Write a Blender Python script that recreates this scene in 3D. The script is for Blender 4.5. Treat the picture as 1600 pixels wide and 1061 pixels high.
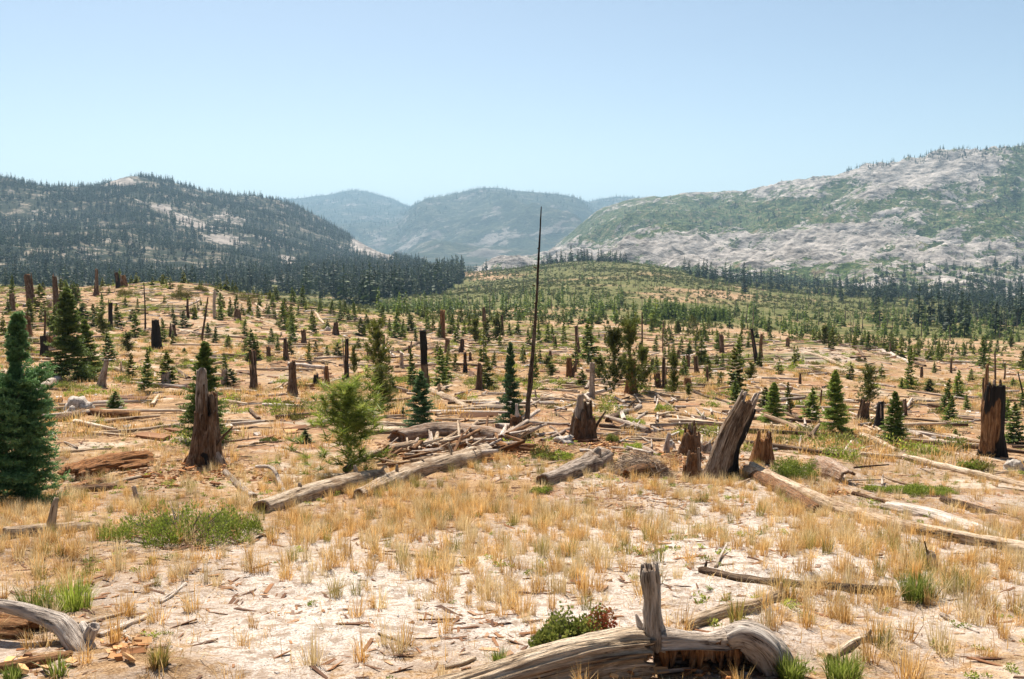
import bpy, math, random
import numpy as np
from mathutils import Vector

for _o in list(bpy.data.objects):
    bpy.data.objects.remove(_o)
SC = bpy.context.scene
COL = SC.collection
R = math.radians

# ------------------------------------------------------------------ camera, sky, sun, exposure
F = 1500.0                       # focal length in photograph pixels (1600 wide)
PITCH = math.atan(150.5 / F)
CP, SP = math.cos(PITCH), math.sin(PITCH)
EYE = 1.75                       # eye height over the ground at the feet
cam_data = bpy.data.cameras.new('camera')
cam_data.sensor_width = 36.0
cam_data.lens = 36.0 * F / 1600.0
cam_data.clip_start = 0.1
cam_data.clip_end = 60000.0
cam = bpy.data.objects.new('camera', cam_data)
COL.objects.link(cam)
cam.location = (0, 0, EYE)
cam.rotation_euler = (R(90) - PITCH, 0, 0)
SC.camera = cam

SUN_EL, SUN_AZ = R(56), R(-17)   # azimuth from +Y, negative = towards the forested side
sunv = Vector((math.sin(SUN_AZ) * math.cos(SUN_EL), math.cos(SUN_AZ) * math.cos(SUN_EL), math.sin(SUN_EL)))
world = bpy.data.worlds.new('World')
SC.world = world
world.use_nodes = True
wn = world.node_tree
sky = wn.nodes.new('ShaderNodeTexSky')
sky.sky_type = 'NISHITA'
sky.sun_disc = False
sky.sun_elevation = SUN_EL
sky.sun_rotation = SUN_AZ
sky.altitude = 1800
sky.air_density = 0.85
sky.dust_density = 4.0
sky.ozone_density = 0.6
bg = wn.nodes['Background']
bg.inputs['Strength'].default_value = 0.080
tint = wn.nodes.new('ShaderNodeMix')
tint.data_type = 'RGBA'
tint.blend_type = 'MULTIPLY'
tint.inputs[0].default_value = 1.0
tint.inputs[7].default_value = (1.0, 0.99, 0.89, 1)
wn.links.new(sky.outputs[0], tint.inputs[6])
wn.links.new(tint.outputs[2], bg.inputs['Color'])

sl = bpy.data.lights.new('sun', 'SUN')
sl.energy = 5.0
sl.angle = R(0.53)
sl.color = (1.0, 0.94, 0.84)
sun = bpy.data.objects.new('sun', sl)
COL.objects.link(sun)
sun.rotation_euler = (-sunv).to_track_quat('-Z', 'Y').to_euler()

SC.view_settings.view_transform = 'Standard'
SC.view_settings.look = 'None'
SC.view_settings.exposure = 0.92
SC.view_settings.gamma = 1.0
SC.view_settings.use_curve_mapping = False
SC.render.engine = 'CYCLES'
SC.cycles.max_bounces = 5
SC.cycles.diffuse_bounces = 3
SC.cycles.glossy_bounces = 1
SC.cycles.transmission_bounces = 4
SC.cycles.volume_bounces = 0
SC.cycles.transparent_max_bounces = 8
SC.cycles.use_denoising = True
try:
    SC.cycles.denoiser = 'OPENIMAGEDENOISE'
    SC.cycles.denoising_prefilter = 'ACCURATE'
except Exception:
    pass

# ------------------------------------------------------------------ maths helpers
def _hash(ix, iy, iz, seed):
    h = (ix.astype(np.uint32) * np.uint32(374761393) + iy.astype(np.uint32) * np.uint32(668265263)
         + iz.astype(np.uint32) * np.uint32(2147483647) + np.uint32((seed * 974711 + 12345) & 0xffffffff))
    h = (h ^ (h >> np.uint32(13))) * np.uint32(1274126177)
    h = (h ^ (h >> np.uint32(16))) * np.uint32(2246822519)
    h = h ^ (h >> np.uint32(15))
    return h.astype(np.float64) / 4294967295.0

def noise3(x, y, z=0.0, seed=0):
    """value noise in -1..1"""
    x, y, z = np.broadcast_arrays(np.asarray(x, float), np.asarray(y, float), np.asarray(z, float))
    fx, fy, fz = np.floor(x), np.floor(y), np.floor(z)
    ix, iy, iz = fx.astype(np.int64), fy.astype(np.int64), fz.astype(np.int64)
    tx, ty, tz = x - fx, y - fy, z - fz
    sx, sy, sz = tx * tx * (3 - 2 * tx), ty * ty * (3 - 2 * ty), tz * tz * (3 - 2 * tz)
    r = 0
    for a in (0, 1):
        for b in (0, 1):
            for c in (0, 1):
                w = (sx if a else 1 - sx) * (sy if b else 1 - sy) * (sz if c else 1 - sz)
                r = r + w * _hash(ix + a, iy + b, iz + c, seed)
    return r * 2 - 1

def noise2(x, y, seed=0):
    x, y = np.broadcast_arrays(np.asarray(x, float), np.asarray(y, float))
    fx, fy = np.floor(x), np.floor(y)
    ix, iy = fx.astype(np.int64), fy.astype(np.int64)
    tx, ty = x - fx, y - fy
    sx, sy = tx * tx * (3 - 2 * tx), ty * ty * (3 - 2 * ty)
    z0 = np.zeros_like(ix)
    r = 0
    for a in (0, 1):
        for b in (0, 1):
            r = r + (sx if a else 1 - sx) * (sy if b else 1 - sy) * _hash(ix + a, iy + b, z0, seed)
    return r * 2 - 1

def fbm(x, y, octs=4, seed=0, gain=0.5):
    r, a, t = 0, 1.0, 0
    for i in range(octs):
        c, s = math.cos(0.6 * i), math.sin(0.6 * i)
        r = r + a * noise2((x * c - y * s) * 2 ** i, (x * s + y * c) * 2 ** i, seed + i * 17)
        t += a
        a *= gain
    return r / t

def ridged(x, y, octs=4, seed=0, gain=0.5):
    r, a, t = 0, 1.0, 0
    for i in range(octs):
        c, s = math.cos(0.7 * i), math.sin(0.7 * i)
        r = r + a * (1 - np.abs(noise2((x * c - y * s) * 2 ** i, (x * s + y * c) * 2 ** i, seed + i * 13)) * 2)
        t += a
        a *= gain
    return r / t

def sstep(x, a, b):
    t = np.clip((np.asarray(x, float) - a) / (b - a), 0, 1)
    return t * t * (3 - 2 * t)

def slope_of(y):
    v = -(np.asarray(y, float) - 530.5) / F
    return (-SP + CP * v) / (CP + SP * v)

def u_of(x, y):
    v = -(np.asarray(y, float) - 530.5) / F
    return ((np.asarray(x, float) - 800) / F) / (CP + SP * v)

def P(x, y, Y):
    """the point at distance Y along the sight line of photograph pixel x, y"""
    return np.array((float(u_of(x, y)) * Y, Y, EYE + float(slope_of(y)) * Y))

def project(pos):
    """photograph pixel of world points (for planning only)"""
    X, Y, Z = pos[..., 0], pos[..., 1], pos[..., 2] - EYE
    d = Y * CP - Z * SP
    return 800 + F * X / d, 530.5 - F * (Y * SP + Z * CP) / d

def blur(a, sig, axis):
    n = int(3 * sig) + 1
    k = np.exp(-0.5 * (np.arange(-n, n + 1) / sig) ** 2)
    k /= k.sum()
    pad = [(0, 0), (0, 0)]
    pad[axis] = (n, n)
    b = np.pad(a, pad, mode='edge')
    out = 0
    for i, w in enumerate(k):
        out = out + w * (b[i:i + a.shape[0], :] if axis == 0 else b[:, i:i + a.shape[1]])
    return out

class Terrain:
    """height field described by profiles: for each bearing a list distance -> row of the photograph it appears at"""
    def __init__(self, cols, umin, umax, y0, y1, extra, su=6, sy=4):
        xs = sorted(cols)
        self.umin, self.umax = umin, umax
        self.l0, self.l1 = math.log(y0), math.log(y1)
        nu, nl = 260, 260
        ls = np.linspace(self.l0, self.l1, nl)
        tab = []
        for x in xs:
            pr = sorted(cols[x])
            ly = np.log([q[0] for q in pr])
            tab.append(np.interp(ls, ly, slope_of([q[1] for q in pr])))
        tab = np.array(tab)
        ucol = u_of(np.array(xs), 480)
        us = np.linspace(umin, umax, nu)
        g = np.array([np.interp(us, ucol, tab[:, j]) for j in range(nl)]).T
        self.tab = blur(blur(g, su, 0), sy, 1)
        self.extra = extra
    def base(self, x, y):
        Y = np.maximum(y, 0.3)
        u = x / Y
        a = np.clip((u - self.umin) / (self.umax - self.umin), 0, 1) * (self.tab.shape[0] - 1.001)
        b = np.clip((np.log(Y) - self.l0) / (self.l1 - self.l0), 0, 1) * (self.tab.shape[1] - 1.001)
        i, j = a.astype(int), b.astype(int)
        fa, fb = a - i, b - j
        t = self.tab
        s = (t[i, j] * (1 - fa) + t[i + 1, j] * fa) * (1 - fb) + (t[i, j + 1] * (1 - fa) + t[i + 1, j + 1] * fa) * fb
        return EYE + s * Y
    def h(self, x, y):
        x, y = np.asarray(x, float), np.asarray(y, float)
        return self.base(x, y) + self.extra(x, y)

# ------------------------------------------------------------------ mesh helpers
def new_mesh(name, V, quads=None, tris=None, mat=None, attrs=None, smooth=True):
    me = bpy.data.meshes.new(name)
    V = np.asarray(V, np.float32)
    nq = 0 if quads is None else len(quads)
    nt = 0 if tris is None else len(tris)
    me.vertices.add(len(V))
    me.vertices.foreach_set('co', V.ravel())
    parts = []
    if nq: parts.append(np.asarray(quads, np.int32).ravel())
    if nt: parts.append(np.asarray(tris, np.int32).ravel())
    idx = np.concatenate(parts)
    me.loops.add(len(idx))
    me.loops.foreach_set('vertex_index', idx)
    tot = np.concatenate([np.full(nq, 4, np.int32), np.full(nt, 3, np.int32)])
    st = np.concatenate([[0], np.cumsum(tot)[:-1]]).astype(np.int32)
    me.polygons.add(nq + nt)
    me.polygons.foreach_set('loop_start', st)
    me.polygons.foreach_set('loop_total', tot)
    me.polygons.foreach_set('use_smooth', np.full(nq + nt, smooth, bool))
    for k, a in (attrs or {}).items():
        a = np.asarray(a, np.float32)
        if a.ndim == 1:
            me.attributes.new(k, 'FLOAT', 'POINT').data.foreach_set('value', a)
        else:
            me.attributes.new(k, 'FLOAT_VECTOR', 'POINT').data.foreach_set('vector', a.ravel())
    me.update(calc_edges=True)
    if mat is not None:
        me.materials.append(mat)
    return me

def link(name, me, parent=None, loc=(0, 0, 0), rot=(0, 0, 0), scale=(1, 1, 1)):
    o = bpy.data.objects.new(name, me)
    COL.objects.link(o)
    if parent is not None:
        o.parent = parent
    o.location, o.rotation_euler, o.scale = loc, rot, scale
    return o

def tag(o, label=None, cat=None, group=None, kind=None):
    if label: o['label'] = label
    if cat: o['category'] = cat
    if group: o['group'] = group
    if kind: o['kind'] = kind
    return o

def grid_quads(n, m, closed=False, off=0):
    """quads of an n x m vertex grid; closed joins the last column to the first"""
    i = np.arange(n - 1)[:, None]
    j = np.arange(m if closed else m - 1)[None, :]
    j2 = (j + 1) % m
    a = i * m + j
    b = i * m + j2
    return np.stack([a, b, b + m, a + m], -1).reshape(-1, 4) + off

# ------------------------------------------------------------------ materials
def mat_new(name):
    m = bpy.data.materials.new(name)
    m.use_nodes = True
    nt = m.node_tree
    nt.nodes.clear()
    return m, nt

class N:
    """small node writer"""
    def __init__(self, nt):
        self.nt = nt
    def n(self, kind, **kw):
        nd = self.nt.nodes.new('ShaderNode' + kind)
        for k, v in kw.items():
            if k.startswith('_'):
                setattr(nd, k[1:], v)
        return nd
    def l(self, a, b):
        self.nt.links.new(a, b)
    def attr(self, name, out='Fac'):
        nd = self.n('Attribute')
        nd.attribute_name = name
        return nd.outputs[out]
    def noise(self, vec, scale, detail=4, rough=0.55, dist=0.0):
        nd = self.n('TexNoise')
        nd.inputs['Scale'].default_value = scale
        nd.inputs['Detail'].default_value = detail
        nd.inputs['Roughness'].default_value = rough
        nd.inputs['Distortion'].default_value = dist
        if vec is not None:
            self.l(vec, nd.inputs['Vector'])
        return nd.outputs['Fac']
    def ramp(self, fac, stops):
        nd = self.n('ValToRGB')
        cr = nd.color_ramp
        while len(cr.elements) < len(stops):
            cr.elements.new(0.5)
        for e, (p, c) in zip(cr.elements, stops):
            e.position = p
            e.color = (*c, 1) if len(c) == 3 else c
        self.l(fac, nd.inputs['Fac'])
        return nd.outputs['Color']
    def mix(self, fac, a, b, mode='MIX'):
        nd = self.n('Mix')
        nd.data_type = 'RGBA'
        nd.blend_type = mode
        for sock, v in ((nd.inputs['Factor'], fac), (nd.inputs['A'] if False else nd.inputs[6], a), (nd.inputs[7], b)):
            if isinstance(v, (int, float)):
                sock.default_value = v
            elif isinstance(v, tuple):
                sock.default_value = (*v, 1) if len(v) == 3 else v
            else:
                self.l(v, sock)
        return nd.outputs[2]
    def math(self, op, a, b=0.0, clamp=False):
        nd = self.n('Math')
        nd.operation = op
        nd.use_clamp = clamp
        for k, v in ((0, a), (1, b)):
            if isinstance(v, (int, float)):
                nd.inputs[k].default_value = v
            else:
                self.l(v, nd.inputs[k])
        return nd.outputs[0]
    def sm(self, v, a, b):
        nd = self.n('MapRange')
        nd.interpolation_type = 'SMOOTHSTEP'
        nd.inputs[1].default_value = a
        nd.inputs[2].default_value = b
        self.l(v, nd.inputs[0])
        return nd.outputs[0]
    def bump(self, height, strength, dist):
        nd = self.n('Bump')
        nd.inputs['Strength'].default_value = strength
        nd.inputs['Distance'].default_value = dist
        self.l(height, nd.inputs['Height'])
        return nd.outputs['Normal']
    def out(self, color, rough=0.85, normal=None, spec=0.2, translucent=0.0, tcol=None):
        p = self.n('BsdfPrincipled')
        if isinstance(color, tuple):
            p.inputs['Base Color'].default_value = (*color, 1)
        else:
            self.l(color, p.inputs['Base Color'])
        p.inputs['Roughness'].default_value = rough
        p.inputs['Specular IOR Level'].default_value = spec
        if normal is not None:
            self.l(normal, p.inputs['Normal'])
        sh = p.outputs[0]
        if translucent:
            t = self.n('BsdfTranslucent')
            if tcol is None:
                self.l(color, t.inputs['Color'])
            else:
                self.l(tcol, t.inputs['Color'])
            ms = self.n('MixShader')
            ms.inputs[0].default_value = translucent
            self.l(sh, ms.inputs[1])
            self.l(t.outputs[0], ms.inputs[2])
            sh = ms.outputs[0]
        o = self.n('OutputMaterial')
        self.l(sh, o.inputs['Surface'])

def wood_material(name, dark, mid, pale, rotcol=(0.36, 0.155, 0.055), char_shade_col=(0.014, 0.012, 0.011), blot=(0.20, 0.115, 0.06)):
    m, nt = mat_new(name)
    w = N(nt)
    g = w.attr('gco', 'Vector')
    oi = w.n('ObjectInfo')
    mp = w.n('Mapping')
    mp.inputs['Scale'].default_value = (1, 1, 0.06)
    w.l(g, mp.inputs['Vector'])
    add = w.n('VectorMath'); add.operation = 'ADD'
    w.l(mp.outputs[0], add.inputs[0])
    rv = w.n('CombineXYZ')
    rr = w.math('MULTIPLY', oi.outputs['Random'], 37.0)
    w.l(rr, rv.inputs[0]); w.l(rr, rv.inputs[2])
    w.l(rv.outputs[0], add.inputs[1])
    v = add.outputs[0]
    grain = w.noise(v, 46, 5, 0.7)
    coarse = w.noise(v, 9, 4, 0.6)
    blotch = w.noise(g, 3.0, 4, 0.6)
    f = w.math('ADD', w.math('MULTIPLY', grain, 0.55), w.math('MULTIPLY', coarse, 0.45))
    col = w.ramp(f, [(0.38, dark), (0.49, mid), (0.60, pale)])
    # weather cracks along the grain
    crack = w.sm(grain, 0.43, 0.35)
    col = w.mix(w.math('MULTIPLY', crack, 0.8), col, (0.03, 0.022, 0.016))
    col = w.mix(w.math('MULTIPLY', w.sm(blotch, 0.50, 0.68), 0.55), col, blot)
    big = w.noise(g, 1.1, 3, 0.6)
    col = w.mix(w.math('MULTIPLY', w.sm(big, 0.42, 0.34), 0.6), col, (dark[0] * .8, dark[1] * .8, dark[2] * .8))
    tint = w.mix(oi.outputs['Random'], (0.78, 0.73, 0.68), (1.12, 1.08, 1.02))
    col = w.mix(1.0, col, tint, 'MULTIPLY')
    rotn = w.math('MULTIPLY', w.attr('rot'), w.sm(w.noise(g, 11, 4, 0.7), 0.30, 0.55))
    rc = w.ramp(grain, [(0.3, (rotcol[0] * .35, rotcol[1] * .3, rotcol[2] * .3)), (0.55, rotcol), (0.75, (rotcol[0] * 1.35, rotcol[1] * 1.7, rotcol[2] * 2))])
    col = w.mix(rotn, col, rc)
    ch = w.sm(w.math('ADD', w.attr('char'), w.math('MULTIPLY', w.math('SUBTRACT', coarse, 0.5), 1.1)), 0.42, 0.58)  # mask carries real charring, plus the shade painted on the leaning stump
    cc = w.ramp(grain, [(0.3, char_shade_col), (0.75, (0.05, 0.042, 0.036))])
    col = w.mix(ch, col, cc)
    nrm = w.bump(w.math('ADD', grain, w.math('MULTIPLY', coarse, 1.2)), 1.0, 0.05)
    w.out(col, 0.88, nrm, 0.12)
    return m

def leaf_material(name, stops, trans=0.3, rough=0.6, scale=2.0, randamt=0.35, rnd2=None):
    m, nt = mat_new(name)
    w = N(nt)
    oi = w.n('ObjectInfo')
    geo = w.n('NewGeometry')
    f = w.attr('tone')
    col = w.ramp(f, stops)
    tint = w.mix(oi.outputs['Random'], (1 - randamt, 1 - randamt * 1.0, 1 - randamt * 0.8), (1 + randamt, 1 + randamt * .8, 1 + randamt * .5))
    col = w.mix(1.0, col, tint, 'MULTIPLY')
    w.out(col, rough, None, 0.25, trans)
    return m

M = {}
M['wood_tan'] = wood_material('weathered_wood_tan', (0.15, 0.10, 0.065), (0.50, 0.385, 0.275), (0.78, 0.67, 0.54))
M['wood_grey'] = wood_material('weathered_wood_grey', (0.10, 0.08, 0.065), (0.37, 0.31, 0.26), (0.64, 0.57, 0.51))
M['wood_silver'] = wood_material('weathered_wood_silver', (0.22, 0.17, 0.14), (0.58, 0.50, 0.44), (0.82, 0.76, 0.70))
M['wood_brown'] = wood_material('weathered_wood_brown', (0.017, 0.012, 0.009), (0.095, 0.065, 0.045), (0.29, 0.225, 0.17), blot=(0.25, 0.22, 0.19))
M['wood_umber'] = wood_material('weathered_wood_umber', (0.028, 0.019, 0.013), (0.19, 0.135, 0.095), (0.48, 0.40, 0.325), blot=(0.16, 0.095, 0.055))
M['wood_rotten'] = wood_material('rotten_wood', (0.028, 0.014, 0.009), (0.17, 0.085, 0.042), (0.45, 0.28, 0.155))
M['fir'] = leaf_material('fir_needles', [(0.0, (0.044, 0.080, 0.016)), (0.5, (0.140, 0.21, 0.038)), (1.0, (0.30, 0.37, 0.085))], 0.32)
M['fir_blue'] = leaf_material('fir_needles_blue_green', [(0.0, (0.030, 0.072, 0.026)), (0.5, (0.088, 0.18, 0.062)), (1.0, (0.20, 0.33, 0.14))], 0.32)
M['pine'] = leaf_material('pine_needles', [(0.0, (0.14, 0.20, 0.03)), (0.5, (0.32, 0.40, 0.06)), (1.0, (0.55, 0.56, 0.13))], 0.5, 0.5)
M['young'] = leaf_material('sapling_needles', [(0.0, (0.040, 0.058, 0.012)), (0.5, (0.125, 0.155, 0.028)), (1.0, (0.27, 0.275, 0.06))], 0.35)
M['far_tree'] = leaf_material('forest_needles', [(0.0, (0.014, 0.027, 0.009)), (0.6, (0.033, 0.058, 0.017)), (1.0, (0.078, 0.108, 0.032))], 0.15, 0.7, randamt=0.5)
M['hill_shrub'] = leaf_material('hill_shrub_leaves', [(0.0, (0.036, 0.055, 0.013)), (0.5, (0.095, 0.115, 0.027)), (1.0, (0.19, 0.19, 0.055))], 0.2, 0.7, randamt=0.45)
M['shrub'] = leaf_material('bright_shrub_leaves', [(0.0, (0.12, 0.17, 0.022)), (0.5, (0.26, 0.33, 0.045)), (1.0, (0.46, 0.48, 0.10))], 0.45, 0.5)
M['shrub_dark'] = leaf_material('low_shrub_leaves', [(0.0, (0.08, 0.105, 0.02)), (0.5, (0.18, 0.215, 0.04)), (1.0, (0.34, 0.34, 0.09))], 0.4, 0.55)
M['shrub_red'] = leaf_material('reddened_shrub_leaves', [(0.0, (0.18, 0.05, 0.02)), (0.5, (0.38, 0.11, 0.05)), (1.0, (0.30, 0.20, 0.05))], 0.3, 0.5)
M['shrub_mat'] = leaf_material('olive_mat_leaves', [(0.0, (0.07, 0.07, 0.015)), (0.5, (0.15, 0.14, 0.03)), (1.0, (0.26, 0.23, 0.06))], 0.3, 0.6)
M['grass_dry'] = leaf_material('dry_grass_blades', [(0.0, (0.34, 0.165, 0.04)), (0.5, (0.66, 0.42, 0.15)), (1.0, (0.86, 0.66, 0.34))], 0.45, 0.6, randamt=0.22)
M['grass_pale'] = leaf_material('bleached_grass_blades', [(0.0, (0.42, 0.31, 0.13)), (0.5, (0.70, 0.55, 0.30)), (1.0, (0.86, 0.73, 0.49))], 0.4, 0.6, randamt=0.2)
M['grass_olive'] = leaf_material('olive_grass_blades', [(0.0, (0.12, 0.12, 0.02)), (0.5, (0.30, 0.26, 0.06)), (1.0, (0.50, 0.40, 0.14))], 0.4, 0.6, randamt=0.22)
M['grass_green'] = leaf_material('green_grass_blades', [(0.0, (0.10, 0.14, 0.02)), (0.5, (0.24, 0.31, 0.045)), (1.0, (0.45, 0.48, 0.13))], 0.45, 0.5)
M['twig'] = leaf_material('dead_twigs', [(0.0, (0.09, 0.06, 0.045)), (1.0, (0.30, 0.24, 0.19))], 0.0, 0.9)
M['bark'] = leaf_material('sapling_bark', [(0.0, (0.06, 0.04, 0.028)), (1.0, (0.14, 0.10, 0.075))], 0.0, 0.9)
M['chip'] = leaf_material('bark_chips', [(0.0, (0.12, 0.055, 0.028)), (0.5, (0.25, 0.13, 0.065)), (1.0, (0.48, 0.33, 0.22))], 0.0, 0.9, randamt=0.5)
M['rotchip'] = leaf_material('orange_rot_chips', [(0.0, (0.20, 0.08, 0.03)), (0.5, (0.42, 0.20, 0.075)), (1.0, (0.60, 0.38, 0.19))], 0.0, 0.9, randamt=0.4)
M['pebble'] = leaf_material('granite_pebbles', [(0.0, (0.36, 0.305, 0.255)), (1.0, (0.66, 0.59, 0.52))], 0.0, 0.9, randamt=0.2)

# ------------------------------------------------------------------ the ground, from the feet to the green hill
NEAR = [(1.0, 2900), (2.2, 1800), (3.6, 1370)]
def prof(*pts):
    return NEAR + [(a, b) for a, b in pts]
GROUND = {
    -500: prof((6, 1058), (10.5, 862), (16, 775), (25, 680), (38, 610), (60, 548), (95, 492), (140, 460), (170, 450), (220, 452), (300, 458), (450, 456), (700, 445), (1500, 436)),
    0: prof((6, 1061), (10.5, 862), (16, 777), (25, 684), (38, 616), (60, 552), (95, 496), (140, 458), (165, 448), (220, 453), (300, 462), (450, 458), (700, 442), (1500, 432)),
    150: prof((6, 1061), (10.5, 862), (16, 777), (25, 686), (38, 620), (60, 560), (95, 502), (140, 460), (165, 450), (220, 457), (300, 468), (450, 464), (700, 446), (1500, 432)),
    270: prof((6, 1061), (10.5, 862), (16, 777), (25, 688), (38, 622), (60, 564), (95, 506), (130, 447), (158, 428), (200, 450), (300, 472), (500, 468), (800, 447), (1500, 430)),
    450: prof((6, 1061), (10.5, 862), (16, 777), (25, 690), (38, 626), (60, 574), (95, 524), (140, 487), (170, 474), (220, 479), (300, 482), (500, 472), (800, 452), (1500, 427)),
    640: prof((6, 1061), (10.5, 862), (16, 777), (25, 688), (38, 625), (60, 576), (95, 538), (140, 512), (170, 502), (220, 495), (350, 486), (600, 476), (900, 452), (1500, 422)),
    800: prof((6, 1061), (10.5, 862), (16, 777), (25, 686), (38, 622), (60, 576), (95, 542), (140, 520), (200, 504), (300, 490), (500, 466), (800, 440), (1050, 424), (1200, 421), (1500, 426)),
    900: prof((6, 1061), (10.5, 862), (16, 777), (25, 688), (38, 626), (60, 580), (95, 546), (140, 524), (200, 506), (300, 489), (500, 461), (800, 429), (1100, 404), (1200, 400), (1600, 422)),
    1000: prof((6, 1061), (10.5, 862), (16, 778), (25, 692), (38, 632), (60, 586), (95, 552), (140, 530), (200, 511), (300, 494), (500, 463), (800, 428), (1150, 402), (1500, 427)),
    1150: prof((6, 1061), (10.5, 864), (16, 782), (25, 698), (38, 640), (60, 592), (95, 558), (140, 539), (200, 523), (300, 507), (500, 477), (800, 449), (1050, 438), (1500, 440)),
    1270: prof((6, 1061), (10.5, 866), (16, 786), (25, 704), (38, 646), (60, 594), (90, 542), (110, 517), (145, 546), (200, 533), (300, 515), (500, 488), (800, 464), (1100, 451), (1500, 440)),
    1400: prof((6, 1061), (10.5, 870), (16, 792), (25, 712), (38, 654), (60, 605), (95, 566), (140, 552), (200, 535), (300, 518), (500, 492), (800, 471), (1100, 459), (1500, 440)),
    1600: prof((6, 1062), (10.5, 876), (16, 800), (25, 724), (38, 668), (60, 620), (95, 580), (140, 560), (200, 542), (300, 525), (500, 502), (800, 483), (1100, 470), (1500, 455)),
    2100: prof((6, 1062), (10.5, 880), (16, 806), (25, 732), (38, 676), (60, 632), (95, 594), (140, 572), (200, 553), (300, 535), (500, 512), (800, 490), (1100, 478), (1500, 462)),
}
def ground_extra(x, y):
    near = 1.0 / (1 + (y / 45.0) ** 2)
    e = near * (0.075 * noise2(x * 0.8, y * 0.8, 3) + 0.030 * noise2(x * 2.7, y * 2.7, 4) + 0.012 * noise2(x * 8, y * 8, 5))
    e = e + 0.30 * fbm(x / 8, y / 8, 2, 6) * sstep(y, 14, 45) + 0.7 * fbm(x / 30, y / 30, 3, 7) * sstep(y, 60, 160)
    e = e + 4.0 * fbm(x / 120, y / 120, 4, 8) * sstep(y, 220, 700)
    return e
TG = Terrain(GROUND, -1.0, 1.0, 1.0, 1600.0, ground_extra, su=5, sy=3)
def gh(x, y):
    return TG.h(x, y)

_YG = np.geomspace(2.5, 1500, 2600)
def hit(x, y):
    """ground point seen at photograph pixel x, y"""
    u, s = float(u_of(x, y)), float(slope_of(y))
    d = EYE + s * _YG - TG.h(u * _YG, _YG)
    k = np.nonzero(d < 0)[0]
    i = k[0] if len(k) else len(_YG) - 1
    if i > 0:
        t = d[i - 1] / (d[i - 1] - d[i] + 1e-9)
        Y = _YG[i - 1] + min(max(t, 0), 1) * (_YG[i] - _YG[i - 1])
    else:
        Y = _YG[i]
    return np.array((u * Y, Y, float(TG.h(u * Y, Y))))
def terrain_obj(name, T, us, ys, mat, attrs, label, cat, kind='structure'):
    U, Y = np.meshgrid(us, ys)
    X = U * Y
    Z = T.h(X, Y)
    V = np.stack([X, Y, Z], -1).reshape(-1, 3)
    at = attrs(V) if attrs else {}
    me = new_mesh(name, V, grid_quads(len(ys), len(us)), None, mat, at)
    return tag(link(name, me), label, cat, None, kind)

def sand_amount(x, y):
    """how bare and sandy the soil is"""
    px, py = project(np.stack([x, y, TG.h(x, y)], -1))
    s = 0.42 + 0.0 * x
    def blob(cx, cy, rx, ry, v):
        return v * np.exp(-(((px - cx) / rx) ** 2 + ((py - cy) / ry) ** 2))
    s = s + blob(560, 960, 420, 90, 0.45) + blob(1000, 830, 330, 60, 0.40) + blob(1350, 900, 330, 80, 0.30)
    s = s - blob(650, 780, 260, 55, 0.30) - blob(90, 880, 200, 60, 0.18) - blob(200, 700, 260, 60, 0.22)
    s = s - 0.30 * sstep(y, 17, 30)
    s = s + blob(290, 478, 55, 20, 0.30) + blob(1260, 558, 110, 22, 0.5) + blob(280, 655, 50, 8, 0.4) + blob(1460, 720, 150, 25, 0.25)
    return s + 0.20 * fbm(x * 0.35, y * 0.35, 3, 41) + 0.12 * fbm(x / 12, y / 12, 3, 42)

def ground_attrs(V):
    x, y = V[:, 0], V[:, 1]
    green = sstep(y, 150, 330) * (0.62 + 0.5 * fbm(x / 60, y / 60, 4, 44)) + (1 - sstep(y, 150, 330)) * sstep(y, 35, 90) * (0.14 + 0.5 * fbm(x / 14, y / 14, 4, 46))
    px, py = project(V)
    green = green - 0.55 * np.exp(-(((px - 740) / 45) ** 2 + ((py - 428) / 8) ** 2)) * sstep(y, 500, 800)
    green = green - 0.35 * np.exp(-(((px - 1100) / 130) ** 2 + ((py - 462) / 14) ** 2)) * sstep(y, 300, 500)
    green = green + 0.30 * np.exp(-(((px - 900) / 130) ** 2 + ((py - 470) / 25) ** 2)) * sstep(y, 300, 500)
    return {'sand': np.clip(sand_amount(x, y), 0, 1), 'green': np.clip(green, 0, 1),
            'rocky': sstep(y, 600, 1100) * np.clip(sstep(px, 1250, 1500) * (0.5 + 0.9 * fbm(x / 45, y / 45, 4, 45)), 0, 1)}

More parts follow.
